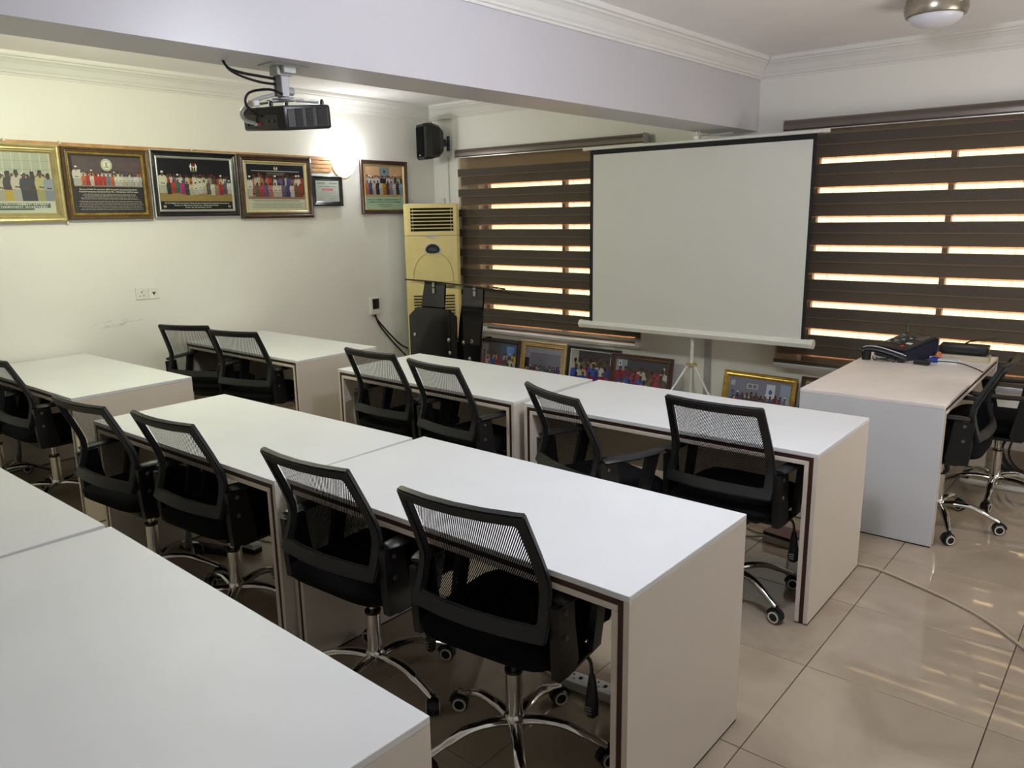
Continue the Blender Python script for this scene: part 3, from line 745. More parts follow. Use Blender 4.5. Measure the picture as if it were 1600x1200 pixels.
def p3(w, h):
    p = Print(w, h); A = h/w
    p.rect(0, 1, 0, 1, (20, 20, 26), 0); p.rect(0, 1, .16, .38, (142, 122, 74), 1); p.rect(0, 1, 0, .16, (16, 16, 20), 2)
    p.crest(.48, .84, .11, A*.9, 3)
    p.crowd(.1, .97, .34, .36, 20, 4, AG+[(90, 84, 60), (206, 200, 150), (70, 60, 70)], asp=A, wide=.8)
    p.person(.05, .32, .42, (226, 226, 200), 6, (235, 235, 220), asp=A, wide=1.5)
    S = [(40, 44, 50), (190, 60, 50), (60, 110, 80), (190, 40, 120), (60, 60, 66), (214, 208, 170), (226, 224, 210), (228, 226, 216), (220, 214, 180), (90, 92, 90), (228, 224, 196), (150, 130, 110), (180, 30, 40), (90, 90, 100), (224, 222, 216)]
    for k, c in enumerate(S): p.person(.13+k*.06, .30+.02*math.sin(k), .27, c, 8+k*.05, (235, 230, 220) if k in (6, 7, 14) else None, None, 1.35, A)
    p.text('2013 Public Procurement Retreat for Federal Permanent Secretaries', .5, .112, .040, (220, 222, 205), 5, .90)
    p.text('Venue: Le Meridien Hotel Uyo, Akwa Ibom State', .48, .07, .036, (220, 222, 205), 5, .62)
    p.text('Date: 22-25 January, 2013', .5, .03, .036, (220, 222, 205), 5, .36)
    p.crest(.05, .06, .035, A, 4); p.crest(.95, .06, .035, A, 4)
    return p
def p4(w, h):
    p = Print(w, h); A = h/w
    p.rect(0, 1, 0, 1, (186, 190, 166), 0); p.rect(.02, .98, .25, .98, (24, 24, 34), 1); p.rect(.02, .98, .24, .34, (142, 110, 96), 2); p.rect(.02, .98, .03, .235, (196, 198, 178), 2)
    p.crest(.5, .90, .06, A, 3); p.rect(.1, .9, .835, .85, (170, 178, 170), 3)
    p.text('Annual Procurement Retreat', .5, .79, .03, (190, 190, 190), 3, .3); p.text('25th - 27th November, 2012', .5, .755, .026, (190, 190, 190), 3, .26)
    p.crowd(.1, .96, .36, .40, 19, 4, AG+WHT, asp=A, wide=.8); p.person(.06, .30, .42, (226, 226, 222), 6, (232, 232, 226), asp=A, wide=1.1)
    S = [(110, 96, 80), (190, 60, 70), (110, 90, 140), (200, 120, 120), (222, 214, 190), (222, 214, 196), (110, 100, 130), (70, 64, 120), (226, 220, 206), (120, 80, 70), (150, 70, 50)]
    for k, c in enumerate(S): p.person(.18+k*.073, .29, .30, c, 8+k*.05, None, None, 1.5, A)
    p.lines(.06, .92, .19, .22, 3, (96, 100, 96), 4); p.lines(.06, .95, .05, .15, 6, (96, 100, 96), 4)
    return p
def p5(w, h):
    p = Print(w, h); A = h/w
    p.rect(0, 1, 0, 1, (178, 184, 176), 0)
    p.rect(.05, .40, .88, .90, (70, 100, 90), 1); p.rect(.05, .40, .84, .86, (70, 100, 90), 1); p.rect(.58, .95, .88, .90, (70, 100, 90), 1); p.rect(.58, .95, .84, .86, (70, 100, 90), 1)
    p.crest(.49, .88, .07, A, 2)
    p.text('FEDERAL GOVERNMENT OF NIGERIA', .5, .69, .06, (36, 66, 60), 2, .84); p.rect(.27, .73, .53, .62, (190, 60, 66), 2)
    p.text('REGISTRATION', .5, .555, .05, (235, 225, 220), 3, .36)
    p.lines(.15, .85, .30, .46, 3, (90, 96, 100), 2); p.rect(.05, .95, .24, .245, (90, 96, 100), 2); p.lines(.08, .35, .08, .16, 3, (60, 66, 80), 2); p.lines(.55, .92, .08, .16, 3, (60, 66, 80), 2)
    return p
def p6(w, h):
    p = Print(w, h); A = h/w
    p.rect(0, 1, 0, 1, (158, 186, 160), 0); p.rect(0, 1, .29, 1, (196, 158, 122), 1); p.rect(0, 1, .27, .36, (176, 150, 116), 2)
    p.rect(.38, .64, .74, .98, (126, 140, 144), 2); p.disc(.51, .88, .03, .03, (50, 50, 50), 3)
    p.crowd(.03, .97, .46, .32, 18, 4, [(206, 208, 206), (214, 214, 210), (40, 40, 44), (190, 190, 190)], asp=A, wide=.9, caps=.5)
    S = [(200, 110, 60), (60, 80, 120), (210, 190, 170), (40, 36, 40), (206, 206, 200), (190, 140, 30), (110, 60, 60), (150, 140, 160), (214, 212, 208), (50, 50, 56), (160, 186, 204)]
    for k, c in enumerate(S): p.person(.06+k*.088, .33, .33, c, 7+k*.05, None, None, 1.4, A)
    p.text('PUBLIC PROCUREMENT CONVERSION TRAINING FOR', .5, .195, .05, (24, 66, 52), 3, .90); p.text('OFFICERS OF THE SOKOTO STATE GOVERNMENT', .5, .135, .05, (24, 66, 52), 3, .86)
    p.text('ABUJA', .5, .08, .035, (150, 60, 50), 3, .4); p.text('4TH - 29TH MARCH, 2013', .5, .035, .035, (60, 70, 60), 3, .3)
    return p
def group_print(bgc, cols, n1, n2, z1, z2, h1, h2, extra=None, wide=1.3, caps=.15):
    def f(w, h):
        p = Print(w, h); A = h/w
        p.rect(0, 1, 0, 1, bgc, 0)
        if extra: extra(p)
        p.crowd(.04, .97, z1, h1, n1, 4, cols, caps, .08, None, wide*1.05, A); p.crowd(.05, .96, (z1*.55+z2*.45), (h1+h2)/2, n2+1, 5.5, cols, caps, .1, None, wide*1.15, A); p.crowd(.07, .95, z2, h2, n2, 7, cols, caps, .08, None, wide*1.3, A)
        for k in range(n2): p.disc(.08+.87*(k+.6)/n2, z2+h2*.55, .012, .012/A*.75, (235, 235, 240), 9, 8)
        return p
    return f
WG = 'framed group photographs on the left wall'
HX = XL+.022
RY = (0, 0, PI/2)
def wallpic(label, y0, y1, z0, z1, **k):
    return picture(label, y1-y0, z1-z0, loc=(HX, (y0+y1)/2, z0), rot=(R(0), 0, PI/2), group=WG, **k)
wallpic('wide pale gold frame with a group in front of a building, leftmost on the wall', 1.72, 2.350, 1.705, 2.232, bw=.062, outer=M_goldp, inner=M_goldp, pr=p1)
wallpic('brown and gold frame with a group photo above many lines of white names', 2.362, 2.975, 1.716, 2.226, bw=.048, outer=M_wood2, inner=M_gold, pr=p2)
wallpic('black frame with silver lines, group photo on a tan floor with the white crest', 2.992, 3.722, 1.728, 2.234, bw=.058, outer=M_fblk, inner=M_silv, pr=p3, edge=M_silv)
wallpic('carved dark wood frame with a group photo above a pale text panel', 3.738, 4.472, 1.706, 2.236, bw=.068, outer=M_wood, inner=M_cream, pr=p4)
wallpic('small black frame holding a grey certificate with a red bar', 4.478, 4.822, 1.809, 2.080, bw=.042, outer=M_fblk, inner=M_fblk, pr=p5, deep=.018)
wallpic('red-brown wooden frame between the wall lamp and the air conditioner', 5.043, 5.650, 1.729, 2.243, bw=.055, outer=M_wood3, inner=M_goldp, pr=p6)
# wooden slat rail the pictures hang on
t = thing('picture_rail', 'orange wooden slatted rail running behind the framed photographs to the wall lamp', 'rail', (XL, 2.9, 2.115))
for k in range(4):
    b = NB(); box(b, .001, .019, -1.82, 1.82, .0355*k, .0355*k+.031, .002); obj('slat', b, M_oak, t)
b = NB()
for yy in (-1.5, -.4, .7, 1.7): box(b, .0, .0012, yy, yy+.04, 0, .137)
obj('backing_batten', b, M_wood2, t)
for i, (yy, zz) in enumerate(((2.356, 1.695), (2.984, 1.712), (2.02, 2.248), (2.37, 2.250), (3.35, 2.252))):
    b = NB(); box(b, 0, .026, -.007, .007, -.010, .010, .003); lathe(b, [(.0001, 0), (.004, 0), (.004, .006), (.0001, .006)], 8, (.022, 0, .006))
    o = obj('picture_clip', b, M_wht); o.location = (XL, yy, zz)
    tag(o, 'tiny white clip '+('below the gap between the pale gold and brown frames', 'below the gap between the brown and black frames', 'above the pale gold frame', 'at the top left corner of the brown and gold frame', 'above the black and silver frame')[i], 'clip', 'white picture clips')

# ------------------------------------------------------------------ wall sconce
t = thing('wall_lamp', 'glowing half-bowl wall lamp with a brass rim between the framed photographs', 'lamp', (XL, 4.865, 2.06))
b = NB(); N = 20; rings = []
for j in range(9):
    a = PI/2*j/8; r = .132*math.sin(a); z = .16*(1-math.cos(a))+.012
    rings.append([Vector((max(.0015, r*math.sin(PI*k/N)*.95), -r*math.cos(PI*k/N), z)) for k in range(N+1)])
V = [[b.verts.new(p) for p in r] for r in rings]
for i in range(8):
    for k in range(N): b.faces.new((V[i][k], V[i][k+1], V[i+1][k+1], V[i+1][k]))
bmesh.ops.remove_doubles(b, verts=b.verts[:], dist=.0004)
obj('glass_bowl', b, M_glow, t, smooth='all', label='white glass bowl, lit')
b = NB(); pts = [(.004, -.143*math.cos(PI*k/16)*1.0, .185-.178*math.sin(PI*k/16)) for k in range(17)]
tube(b, pts, .007, 8); obj('brass_rim', b, M_gold, t, smooth=True)
b = NB(); box(b, 0, .02, -.05, .05, .06, .19, .004); obj('wall_plate', b, M_goldp, t)

# ------------------------------------------------------------------ ceiling lamps
def ceiling_lamp(label, x, y, lit):
    t = thing('ceiling_lamp', label, 'lamp', (x, y, ZC-.152))
    b = NB(); lathe(b, [(.0001, .152), (.150, .152), (.156, .120), (.158, .085), (.148, .062), (.136, .058), (.132, .064), (.0001, .066)], 40); obj('ring', b, M_nick, t, smooth=True)
    b = NB(); pr = [(.0001, 0)]+[(.134*math.sin(PI/2*k/8), .062*(1-math.cos(PI/2*k/8))) for k in range(1, 9)]
    lathe(b, pr+[(.0001, .0625)], 40); obj('diffuser', b, M_lampon if lit else M_frost, t, smooth=True)
    for a in (-.6, 1.5, 3.6):
        b = NB(); lathe(b, [(.0001, -.006), (.008, -.006), (.008, .004), (.004, .008), (.0001, .008)], 12, M=Matrix.Translation((.157*math.cos(a), .157*math.sin(a), .10)) @ Matrix.Rotation(a, 4, 'Z') @ Matrix.Rotation(PI/2, 4, 'Y'))
        obj('screw_knob', b, M_chr, t, smooth=True)
    return t
ceiling_lamp('round brushed-metal ceiling lamp with white dome, unlit, above the presenter desk', -1.135, 4.98, False)
ceiling_lamp('round ceiling lamp, lit, hidden behind the beam on its left side', -4.4, 2.3, True)
ceiling_lamp('round ceiling lamp, lit, right of the beam, out of frame above the middle tables', -.95, 2.3, True)

# ------------------------------------------------------------------ projection screen on tripod
SY = 5.60; t = thing('projection_screen', 'large white projection screen with black border on a white tripod', 'screen', (-2.842, SY, 0))
X0 = -2.842
b = NB(); box(b, -3.800-X0, -1.945-X0, -.001, .001, .775, 2.215); obj('border', b, mat('matt_black_cloth', lin(20, 21, 26), .8, noise=.1), t, label='black border of the screen cloth')
b = NB(); box(b, -3.767-X0, -1.968-X0, -.0022, -.0012, .775, 2.176); obj('projection_surface', b, M_scr, t)
b = NB(); tube(b, [(-3.845-X0, 0, 2.225), (-1.885-X0, 0, 2.225)], .012, 10); tb_ = obj('top_bar', b, M_whtm, t, smooth=True)
for xx in (-3.85, -1.88):
    b = NB(); tube(b, [(xx-X0-.018, 0, 2.225), (xx-X0+.018, 0, 2.225)], .0145, 10); obj('end_cap', b, M_wht, tb_, smooth=True)
b = NB(); rings = []
hexp = [(-.033, .006), (-.020, .034), (.018, .034), (.032, .010), (.022, -.024), (-.022, -.024)]
for xx in (-3.875, -1.895): rings.append([Vector((xx-X0, p[0], .760+p[1])) for p in hexp])
ring_sweep(b, rings); hs = obj('housing', b, M_whtm, t)
for xx in (-3.885, -1.887):
    b = NB(); tube(b, [(xx-X0-.012, 0, .764), (xx-X0+.012, 0, .764)], .037, 8, flat=.95); obj('end_cap', b, M_wht, hs)
b = NB(); tube(b, [(0, .045, .05), (0, .045, 1.30)], .014, 12); tube(b, [(0, .045, 1.30), (0, .045, 2.30)], .010, 12); obj('pole', b, M_whtm, t, smooth=True)
b = NB(); tube(b, [(0, .045, 2.285), (0, .0, 2.285), (0, -.0, 2.245)], .008, 8); box(b, -.02, .02, -.012, .014, 2.235, 2.262, .004); obj('hook', b, M_wht, t, smooth=True)
b = NB(); box(b, .05, .24, .10, .115, 2.262, 2.276, .003); tube(b, [(.0, .045, 2.27), (.06, .10, 2.27)], .006, 8); obj('handle', b, M_whtm, t)
b = NB(); lathe(b, [(.0001, .49), (.030, .49), (.045, .497), (.045, .512), (.030, .518), (.0001, .518)], 16, (0, .045, 0)); hb_ = obj('hub', b, M_cream, t, smooth=True)
for a in (-15, 236, 112):
    ca, sa = math.cos(R(a)), math.sin(R(a))
    b = NB(); tube(b, [(.035*ca, .045+.035*sa, .50), (.38*ca, .045+.38*sa, .02)], .011, 8, flat=.6)
    lg = obj('leg', b, M_whtm, t, smooth=True)
    b = NB(); tube(b, [(.015*ca, .045+.015*sa, .16), (.22*ca, .045+.22*sa, .235)], .006, 6); obj('brace', b, M_whtm, lg)
    b = NB(); tube(b, [(.375*ca, .045+.375*sa, .026), (.386*ca, .045+.386*sa, .002)], .014, 8); obj('rubber_foot', b, M_blk2, lg)

# ------------------------------------------------------------------ pictures leaning on the far wall
LG = 'framed photographs leaning on the wall under the windows'
BL = [(40, 70, 170), (60, 90, 190), (150, 30, 50), (200, 196, 180), (110, 104, 92), (84, 80, 76), (206, 200, 170), (170, 60, 80), (216, 216, 220), (90, 60, 110)]
def lean(label, x0, x1, ztop, hh, ybase, tilt=0, **k):
    a = -.17
    return picture(label, x1-x0, hh, loc=((x0+x1)/2, ybase, .003), rot=(a, R(tilt), 0), group=LG, **k)
def ex_a(p): p.rect(.55, 1, .55, 1, (70, 84, 110), 1); p.rect(.72, .93, .55, .92, (90, 130, 190), 2); p.rect(.02, .2, .6, .95, (120, 116, 120), 1); p.rect(0, 1, .12, .2, (90, 84, 80), 1)
def ex_b(p): p.rect(.15, .97, .50, .85, (126, 126, 140), 1); p.rect(.0, .13, .35, .7, (50, 48, 60), 1)
def ex_c(p): p.rect(0, .16, 0, 1, (170, 165, 160), 1); p.rect(.86, .97, .25, .92, (170, 190, 200), 1); p.rect(.88, .97, .83, .88, (40, 100, 180), 2)
def ex_d(p): p.rect(0, .22, 0, 1, (136, 146, 164), 1); p.rect(.05, .11, .84, .96, (220, 220, 220), 2); p.rect(.065, .095, .86, .94, (70, 70, 80), 3); p.rect(.92, .95, 0, .9, (200, 200, 205), 2)
def ex_e(p): p.rect(.3, .48, .76, .88, (190, 196, 200), 1); p.rect(.32, .385, .78, .86, (110, 116, 120), 2); p.rect(.40, .46, .78, .86, (110, 116, 120), 2); p.rect(.62, .76, .5, .92, (206, 210, 220), 1); p.disc(.69, .74, .03, .06, (70, 100, 170), 2); p.rect(.84, 1, .3, .95, (150, 164, 190), 1); p.rect(.03, .1, .8, .92, (180, 186, 190), 1)
lean('black framed photo leaning beside the lectern, group in blue and yellow clothes', -5.395, -4.835, .49, .483, 5.855, bw=.045, outer=M_wood, inner=M_fblk, pr=group_print((74, 68, 74), BL+[(210, 190, 40), (200, 150, 120)], 9, 8, .34, .10, .42, .40, ex_a))
lean('cream and gold framed photo of people in purple, leaning behind the black one', -4.87, -4.300, .49, .49, 5.905, bw=.062, outer=M_cream, inner=M_gold, pr=group_print((158, 156, 168), BL+[(120, 90, 170), (40, 140, 130), (150, 30, 60), (210, 200, 205)], 17, 12, .16, .10, .36, .26, ex_b, 1.0))
lean('black frame with a beaded edge, group photo with blue tops, leaning in the middle', -4.285, -3.70, .49, .487, 5.900, bw=.042, outer=M_fblk, inner=M_silv, pr=group_print((72, 70, 76), BL, 8, 6, .28, .02, .58, .50, ex_c, 1.7), bead=(M_silv, .004, .026, .0035, .012))
lean('brown wooden frame with a group photo, leaning left of the screen tripod', -3.765, -3.145, .475, .475, 5.850, bw=.050, outer=M_wood3, inner=M_wood2, pr=group_print((66, 66, 76), BL, 9, 6, .26, .02, .56, .48, ex_d, 1.7))
lean('ornate gold frame with a group photo, leaning right of the screen tripod', -2.690, -2.090, .42, .435, 5.870, tilt=.8, bw=.048, outer=M_gold, inner=M_gold, pr=group_print((128, 130, 150), [(150, 50, 60), (170, 60, 70), (80, 100, 150), (200, 205, 215), (90, 70, 70), (120, 140, 180), (150, 120, 110)], 12, 11, .30, .16, .36, .34, ex_e, 1.35), bead=(M_goldp, .036, .022, .0055, .014))
lean('small dark wooden picture frame mostly hidden behind the presenter desk', -2.060, -1.60, .44, .455, 5.880, bw=.050, outer=M_wood3, inner=M_cream, pr=group_print((90, 90, 100), BL, 7, 5, .3, .1, .5, .4))

# ------------------------------------------------------------------ air conditioner
AY = R(47); t = thing('air_conditioner', 'tall yellowed floor-standing air conditioner in the corner by the left window', 'air conditioner', (-5.64, 5.54, 0), AY)
w2 = .25
b = NB(); box(b, -w2, w2, .035, .335, .0, 1.825, .008, 2); obj('cabinet', b, M_acs, t, smooth=True)
def curved_panel(z0, z1, hole=None, n=8, bulge=.014):
    """front panel slightly bowed; hole=(x0,x1,z0,z1)"""
    b = NB()
    xs_ = [-w2, -w2+.02, (hole[0] if hole else -.15), -.07, .07, (hole[1] if hole else .15), w2-.02, w2]
    zs_ = [z0, (hole[2] if hole else z0+(z1-z0)*.33), (hole[3] if hole else z0+(z1-z0)*.66), z1]
    def Y(x): return .0+bulge*(x/w2)**2+(.02 if abs(x) > w2-.001 else 0)
    V = {(i, j): b.verts.new((x, Y(x), z)) for i, x in enumerate(xs_) for j, z in enumerate(zs_)}
    for i in range(len(xs_)-1):
        for j in range(len(zs_)-1):
            if hole and 2 <= i <= 4 and j == 1: continue
            b.faces.new((V[i, j], V[i+1, j], V[i+1, j+1], V[i, j+1]))
    bmesh.ops.recalc_face_normals(b, faces=b.faces[:])
    bmesh.ops.solidify(b, geom=b.faces[:], thickness=-.03)
    if min(v.co.y for v in b.verts) < -.01: bmesh.ops.translate(b, verts=b.verts[:], vec=(0, .03, 0))
    return b
H_ = (-.205, .212, 1.555, 1.78)
b = curved_panel(1.515, 1.82, H_); up_ = obj('upper_panel', b, M_ac, t, smooth=True)
b = NB(); box(b, H_[0]-.003, H_[1]+.003, .034, .0352, H_[2]-.003, H_[3]+.003); obj('outlet_recess', b, M_dark, up_)
for k in range(6):
    zz = 1.582+k*.034
    b = NB(); box(b, H_[0]+.002, H_[1]-.002, -.006, .020, -.0025, .0025, .002, M=Matrix.Translation((0, 0.004, zz)) @ Matrix.Rotation(.35, 4, 'X')); obj('louvre', b, M_ac, up_)
for xx in (-.185, .19):
    b = NB(); box(b, xx-.002, xx+.002, .012, .016, H_[2], H_[3]); obj('louvre_link', b, M_acs, up_)
b = curved_panel(1.055, 1.511); mp_ = obj('middle_panel', b, M_ac, t, smooth=True)
b = NB(); prism(b, [(-.075, 1.512), (.075, 1.512), (.045, 1.498), (.025, 1.488), (-.025, 1.488), (-.045, 1.498)], -.006, .002); obj('badge', b, M_silv, mp_, label='silver badge under the air outlet')
def half_oval(rx, rz, z, n=14): return [(rx*math.cos(PI*k/n), z+rz*math.sin(PI*k/n)) for k in range(n+1)]+[(-rx*.8, z-.018), (-rx*.4, z-.028), (rx*.4, z-.028), (rx*.8, z-.018)]
b = NB(); prism(b, half_oval(.085, .075, 1.365), -.008, .002); obj('display_bezel', b, M_silv, mp_)
b = NB(); prism(b, half_oval(.070, .062, 1.368), -.012, -.0085); dp = obj('display', b, M_fblk, mp_)
b = NB(); box(b, -.04, .04, -.0135, -.0122, 1.365, 1.395); obj('display_window', b, M_lcd, mp_)
b = NB()
pts = [Vector((-.18+.0*k, -.001, .92)) for k in range(0)]
for k in range(17):
    a = PI*k/16; pts.append(Vector((-.20*math.cos(a), -.0+.014*(math.cos(a)*.73)**2-.001, 1.06+.29*math.sin(a)**.8)))
tube(b, pts, .003, 6); obj('arch_line', b, M_goldp, mp_)
b = curved_panel(.02, 1.051); lp = obj('lower_panel', b, M_ac, t, smooth=True)
b = NB(); rings = frame_rings
for k in range(14):
    zz = .52+k*.030
    b2 = NB(); box(b2, -.205, .205, .004-.010, .004, zz, zz+.013, .001); obj('grille_slot', b2, mat('slot_shadow_brown', lin(70, 58, 30), .8), lp)
b = NB()
for k in range(5): box(b, .045+k*.016, .057+k*.016, -.003, -.001, .985, .998)
obj('badge_print', b, mat('badge_ink', lin(110, 92, 40), .5), lp)

# box on the wall above the air conditioner, trunking strips
b = NB(); box(b, -.035, .035, -.03, 0, 0, .055, .004); o = obj('junction_box', b, M_wht, loc=(-5.99, YF+.04, 1.83)); tag(o, 'small white box on the wall just above the air conditioner', 'socket')
b = NB(); box(b, -.007, .007, -.012, 0, 0, 2.05, .002); o = obj('cable_trunking', b, M_acs, loc=(-5.895, YF+.04, .25)); tag(o, 'thin grey cable strip running down the corner below the black speaker', 'trunking')
b = NB(); box(b, -.028, .028, -.02, 0, 0, .66, .002); o = obj('cable_trunking', b, M_alul, loc=(-2.885, YF, .1)); tag(o, 'wide grey cable strip on the far wall behind the screen tripod', 'trunking')

# ------------------------------------------------------------------ loudspeaker
t = thing('loudspeaker', 'black loudspeaker mounted high in the corner beside the left window', 'speaker', (-5.875, 5.80, 2.262), R(-22)); t.scale = (1.08, 1.08, 1.06)
b = NB(); rings = []
secs = [(-.105, .10, .0, .315), (-.088, .108, -.004, .322), (-.03, .118, .0, .325), (.05, .098, .02, .305), (.10, .07, .06, .265)]
for yy, hw, z0, z1 in secs:
    c = .022; rings.append([Vector(p) for p in ((-hw+c, yy, z0), (hw-c, yy, z0), (hw, yy, z0+c), (hw, yy, z1-c), (hw-c, yy, z1), (-hw+c, yy, z1), (-hw, yy, z1-c), (-hw, yy, z0+c))])
ring_sweep(b, rings); obj('cabinet', b, M_blk2, t)
b = NB(); box(b, -.082, .082, -.112, -.1055, .022, .295, .003); gr = obj('grille', b, M_fab, t)
b = NB(); box(b, -.02, .02, -.114, -.112, .03, .042); obj('badge', b, M_alul, gr)
b = NB(); box(b, -.02, .02, .09, .15, .12, .19, .006); box(b, -.015, .015, .14, .175, .13, .16, .004); box(b, -.03, .03, .170, .182, .08, .22, .003); obj('wall_bracket', b, M_blk, t)

# ------------------------------------------------------------------ projector
t = thing('projector', 'black projector hanging upside down from the white ceiling beam', 'projector', (-2.822, 1.965, 2.056), R(-2))
b = NB(); box(b, -.150, .150, -.105, .115, 0, .092, .010, 2); pj = obj('body', b, M_blk2, t, smooth=True)
b = NB(); box(b, .1505, .153, -.09, .10, .012, .080, .001); vs2 = obj('vent_panel', b, M_phone, t)
for k in range(10):
    b = NB(); zz = .016+k*.0062
    box(b, .1532, .155, -.055, -.025, zz, zz+.0028); box(b, .1532, .155, -.005, .025, zz, zz+.0028); box(b, .1532, .155, .045, .09, zz, zz+.0028); obj('vent_slat', b, M_blk, vs2)
b = NB(); 
for y0_, y1_ in ((-.057, -.023), (-.007, .027), (.043, .092)): box(b, .153, .1534, y0_, y1_, .014, .080)
obj('vent_recess', b, M_dark, vs2)
b = NB(); box(b, -.135, .105, -.1065, -.1045, .008, .060); cpn = obj('connector_panel', b, M_fblk, t)
for k, (xx, zz, mm) in enumerate(((-.118, .018, M_lcd), (-.085, .022, M_navy), (-.05, .02, M_wht), (-.02, .02, M_red), (.03, .03, M_lcd), (.07, .03, M_lcd))):
    b = NB(); box(b, xx-.010, xx+.012, -.110, -.1066, zz, zz+.012, .001); obj('port', b, mm, cpn)
for k in range(6):
    b = NB(); box(b, -.149, -.03, -.1075, -.1052, .063+k*.0042, .0652+k*.0042); obj('rib', b, M_blk, pj)
for xx, yy in ((-.13, -.08), (.03, -.08), (.13, .09), (-.12, .09)):
    b = NB(); lathe(b, [(.0001, .0925), (.008, .0925), (.008, .104), (.004, .112), (.0001, .112)], 12, (xx, yy, 0)); obj('foot', b, M_blk2, t, smooth=True)
b = NB(); box(b, -.10, .09, -.012, .008, .106, .111, .001); box(b, -.012, .010, -.07, .09, .111, .116, .001); tube(b, [(-.10, 0, .108), (-.13, -.07, .100)], .005, 6); tube(b, [(.09, 0, .108), (.12, .08, .100)], .005, 6)
box(b, -.035, .03, -.03, .03, .117, .124, .002); obj('mount_spider', b, M_alul, t)
b = NB(); box(b, -.018, .022, -.018, .018, .124, .205, .003); box(b, -.028, -.019, -.024, .024, .128, .215, .002); tube(b, [(.0, .02, .15), (.0, .045, .15)], .016, 12); obj('mount_joint', b, M_alul, t)
b = NB(); box(b, -.034, .026, -.035, .035, .205, .240, .003); box(b, .030, .050, -.02, .035, .212, .240, .002); box(b, -.05, .055, -.075, .09, .240, .2435, .001); obj('ceiling_plate', b, M_acs, t)
b = NB(); tube(b, smooth_pts([(-.05, -.112, .03), (-.085, -.135, .045), (-.085, -.14, .08), (-.04, -.10, .118), (.0, -.04, .135)], 5), .0075, 8); obj('video_cable', b, M_acs, t, smooth=True, label='pale grey cable curling into the back')
b = NB(); box(b, -.062, -.02, -.125, -.095, .092, .118, .005, M=Matrix.Rotation(0, 4, 'Y')); obj('cable_plug', b, M_wht, t)
b = NB(); tube(b, smooth_pts([(-.01, -.112, .055), (-.05, -.14, .10), (-.05, -.12, .145), (.0, -.06, .155), (.03, -.02, .135)], 5), .005, 8); obj('power_cable', b, M_bcab, t, smooth=True)
b = NB(); tube(b, smooth_pts([(-.02, -.02, .195), (-.03, -.08, .20), (-.03, -.15, .203), (-.04, -.205, .216), (-.045, -.225, .243)], 5), .0055, 8)
tube(b, smooth_pts([(-.02, -.02, .175), (-.03, -.08, .178), (-.034, -.15, .19), (-.045, -.20, .212), (-.050, -.222, .243)], 5), .005, 8); obj('cable_bundle', b, M_bcab, t, smooth=True)

PV = Matrix.Translation((0, 0, .115)); TL = PV @ Matrix.Rotation(R(6), 4, 'X') @ Matrix.Rotation(R(4), 4, 'Y') @ PV.inverted()
for c in t.children:
    if not any(c.name.startswith(q) for q in ('mount_joint', 'ceiling_plate', 'cable_bundle')): c.matrix_local = TL
# ------------------------------------------------------------------ lectern
LY = 4.95; t = thing('lectern', 'black acrylic lectern with a smoked glass top in front of the air conditioner', 'lectern', (-4.95, LY, 0))
LX = -4.95
def plate(pts, y0, y1): b = NB(); prism(b, [(x-LX, z) for x, z in pts], y0, y1); return b
obj('front_panel', plate([(-5.37, .10), (-5.37, .805), (-5.255, .89), (-4.86, .89), (-4.765, .83), (-4.765, .10)], -.012, 0), M_tglass, t)
obj('upright', plate([(-5.31, .02), (-5.27, .60), (-5.245, .90), (-5.19, 1.112), (-4.935, 1.095), (-4.955, .90), (-4.96, .6), (-4.96, .02)], .03, .05), M_tglass, t)
obj('upright', plate([(-4.86, .02), (-4.80, .55), (-4.765, .80), (-4.70, 1.095), (-4.475, 1.085), (-4.50, .80), (-4.545, .5), (-4.56, .02)], .03, .05), M_tglass, t)
b = NB(); box(b, -.42, .42, -.06, .36, 0, .03, .006); obj('base_plate', b, M_tglass, t)
b = NB(); box(b, -.38, -.12, .02, .28, .62, .632); box(b, .10, .34, .02, .28, .62, .632); obj('shelf', b, M_tglass, t)
# glass top: bowed plate tilted to the speaker
b = NB(); n = 16; Vt = []
for k in range(n+1):
    u = -1+2*k/n; xx = .29+u*.575; yb = -.16-.03*(1-u*u); ye = .20
    Vt.append((b.verts.new((xx, yb, 1.147-.016*(u+.4)**2-.012*u)), b.verts.new((xx, ye, 1.045-.006*u*u-.014*u))))
for k in range(n): b.faces.new((Vt[k][0], Vt[k+1][0], Vt[k+1][1], Vt[k][1]))
bmesh.ops.solidify(b, geom=b.faces[:], thickness=.008)
tp = obj('glass_top', b, M_smoke, t, smooth=True)
b = NB(); tube(b, [(.29-.575+1.15*k/16, -.16-.03*(1-(-1+k/8)**2)-.002, 1.145-.016*((-1+k/8)+.4)**2-.012*(-1+k/8)) for k in range(17)], .007, 6); obj('top_edge', b, M_tglass, tp, smooth=True)
for xx in (-.12, .38):
    b = NB(); box(b, xx-.015, xx+.015, .018, .031, 1.02, 1.065, .002); box(b, xx-.015, xx+.015, .018, .031, 1.075, 1.11, .002); obj('hinge_bracket', b, M_silv, t)
for xx, zz, yy in ((-.345, .63, -.012), (.09, .615, -.012), (.23, .60, .03), (.33, .62, .03), (.30, .46, .03), (.10, .50, -.012), (-.345, .2, -.012), (.09, .2, -.012)):
    b = NB(); lathe(b, [(.0001, 0), (.018, 0), (.018, .006), (.010, .010), (.0001, .010)], 14, M=Matrix.Translation((xx, yy, zz)) @ Matrix.Rotation(PI/2, 4, 'X')); obj('stud', b, M_chr, t, smooth=True, label='round chrome stud')
b = NB(); tube(b, [(.74, -.14, 1.125), (.86, -.14, 1.118)], .014, 8, flat=.5); obj('reading_lamp', b, M_fblk, t); 
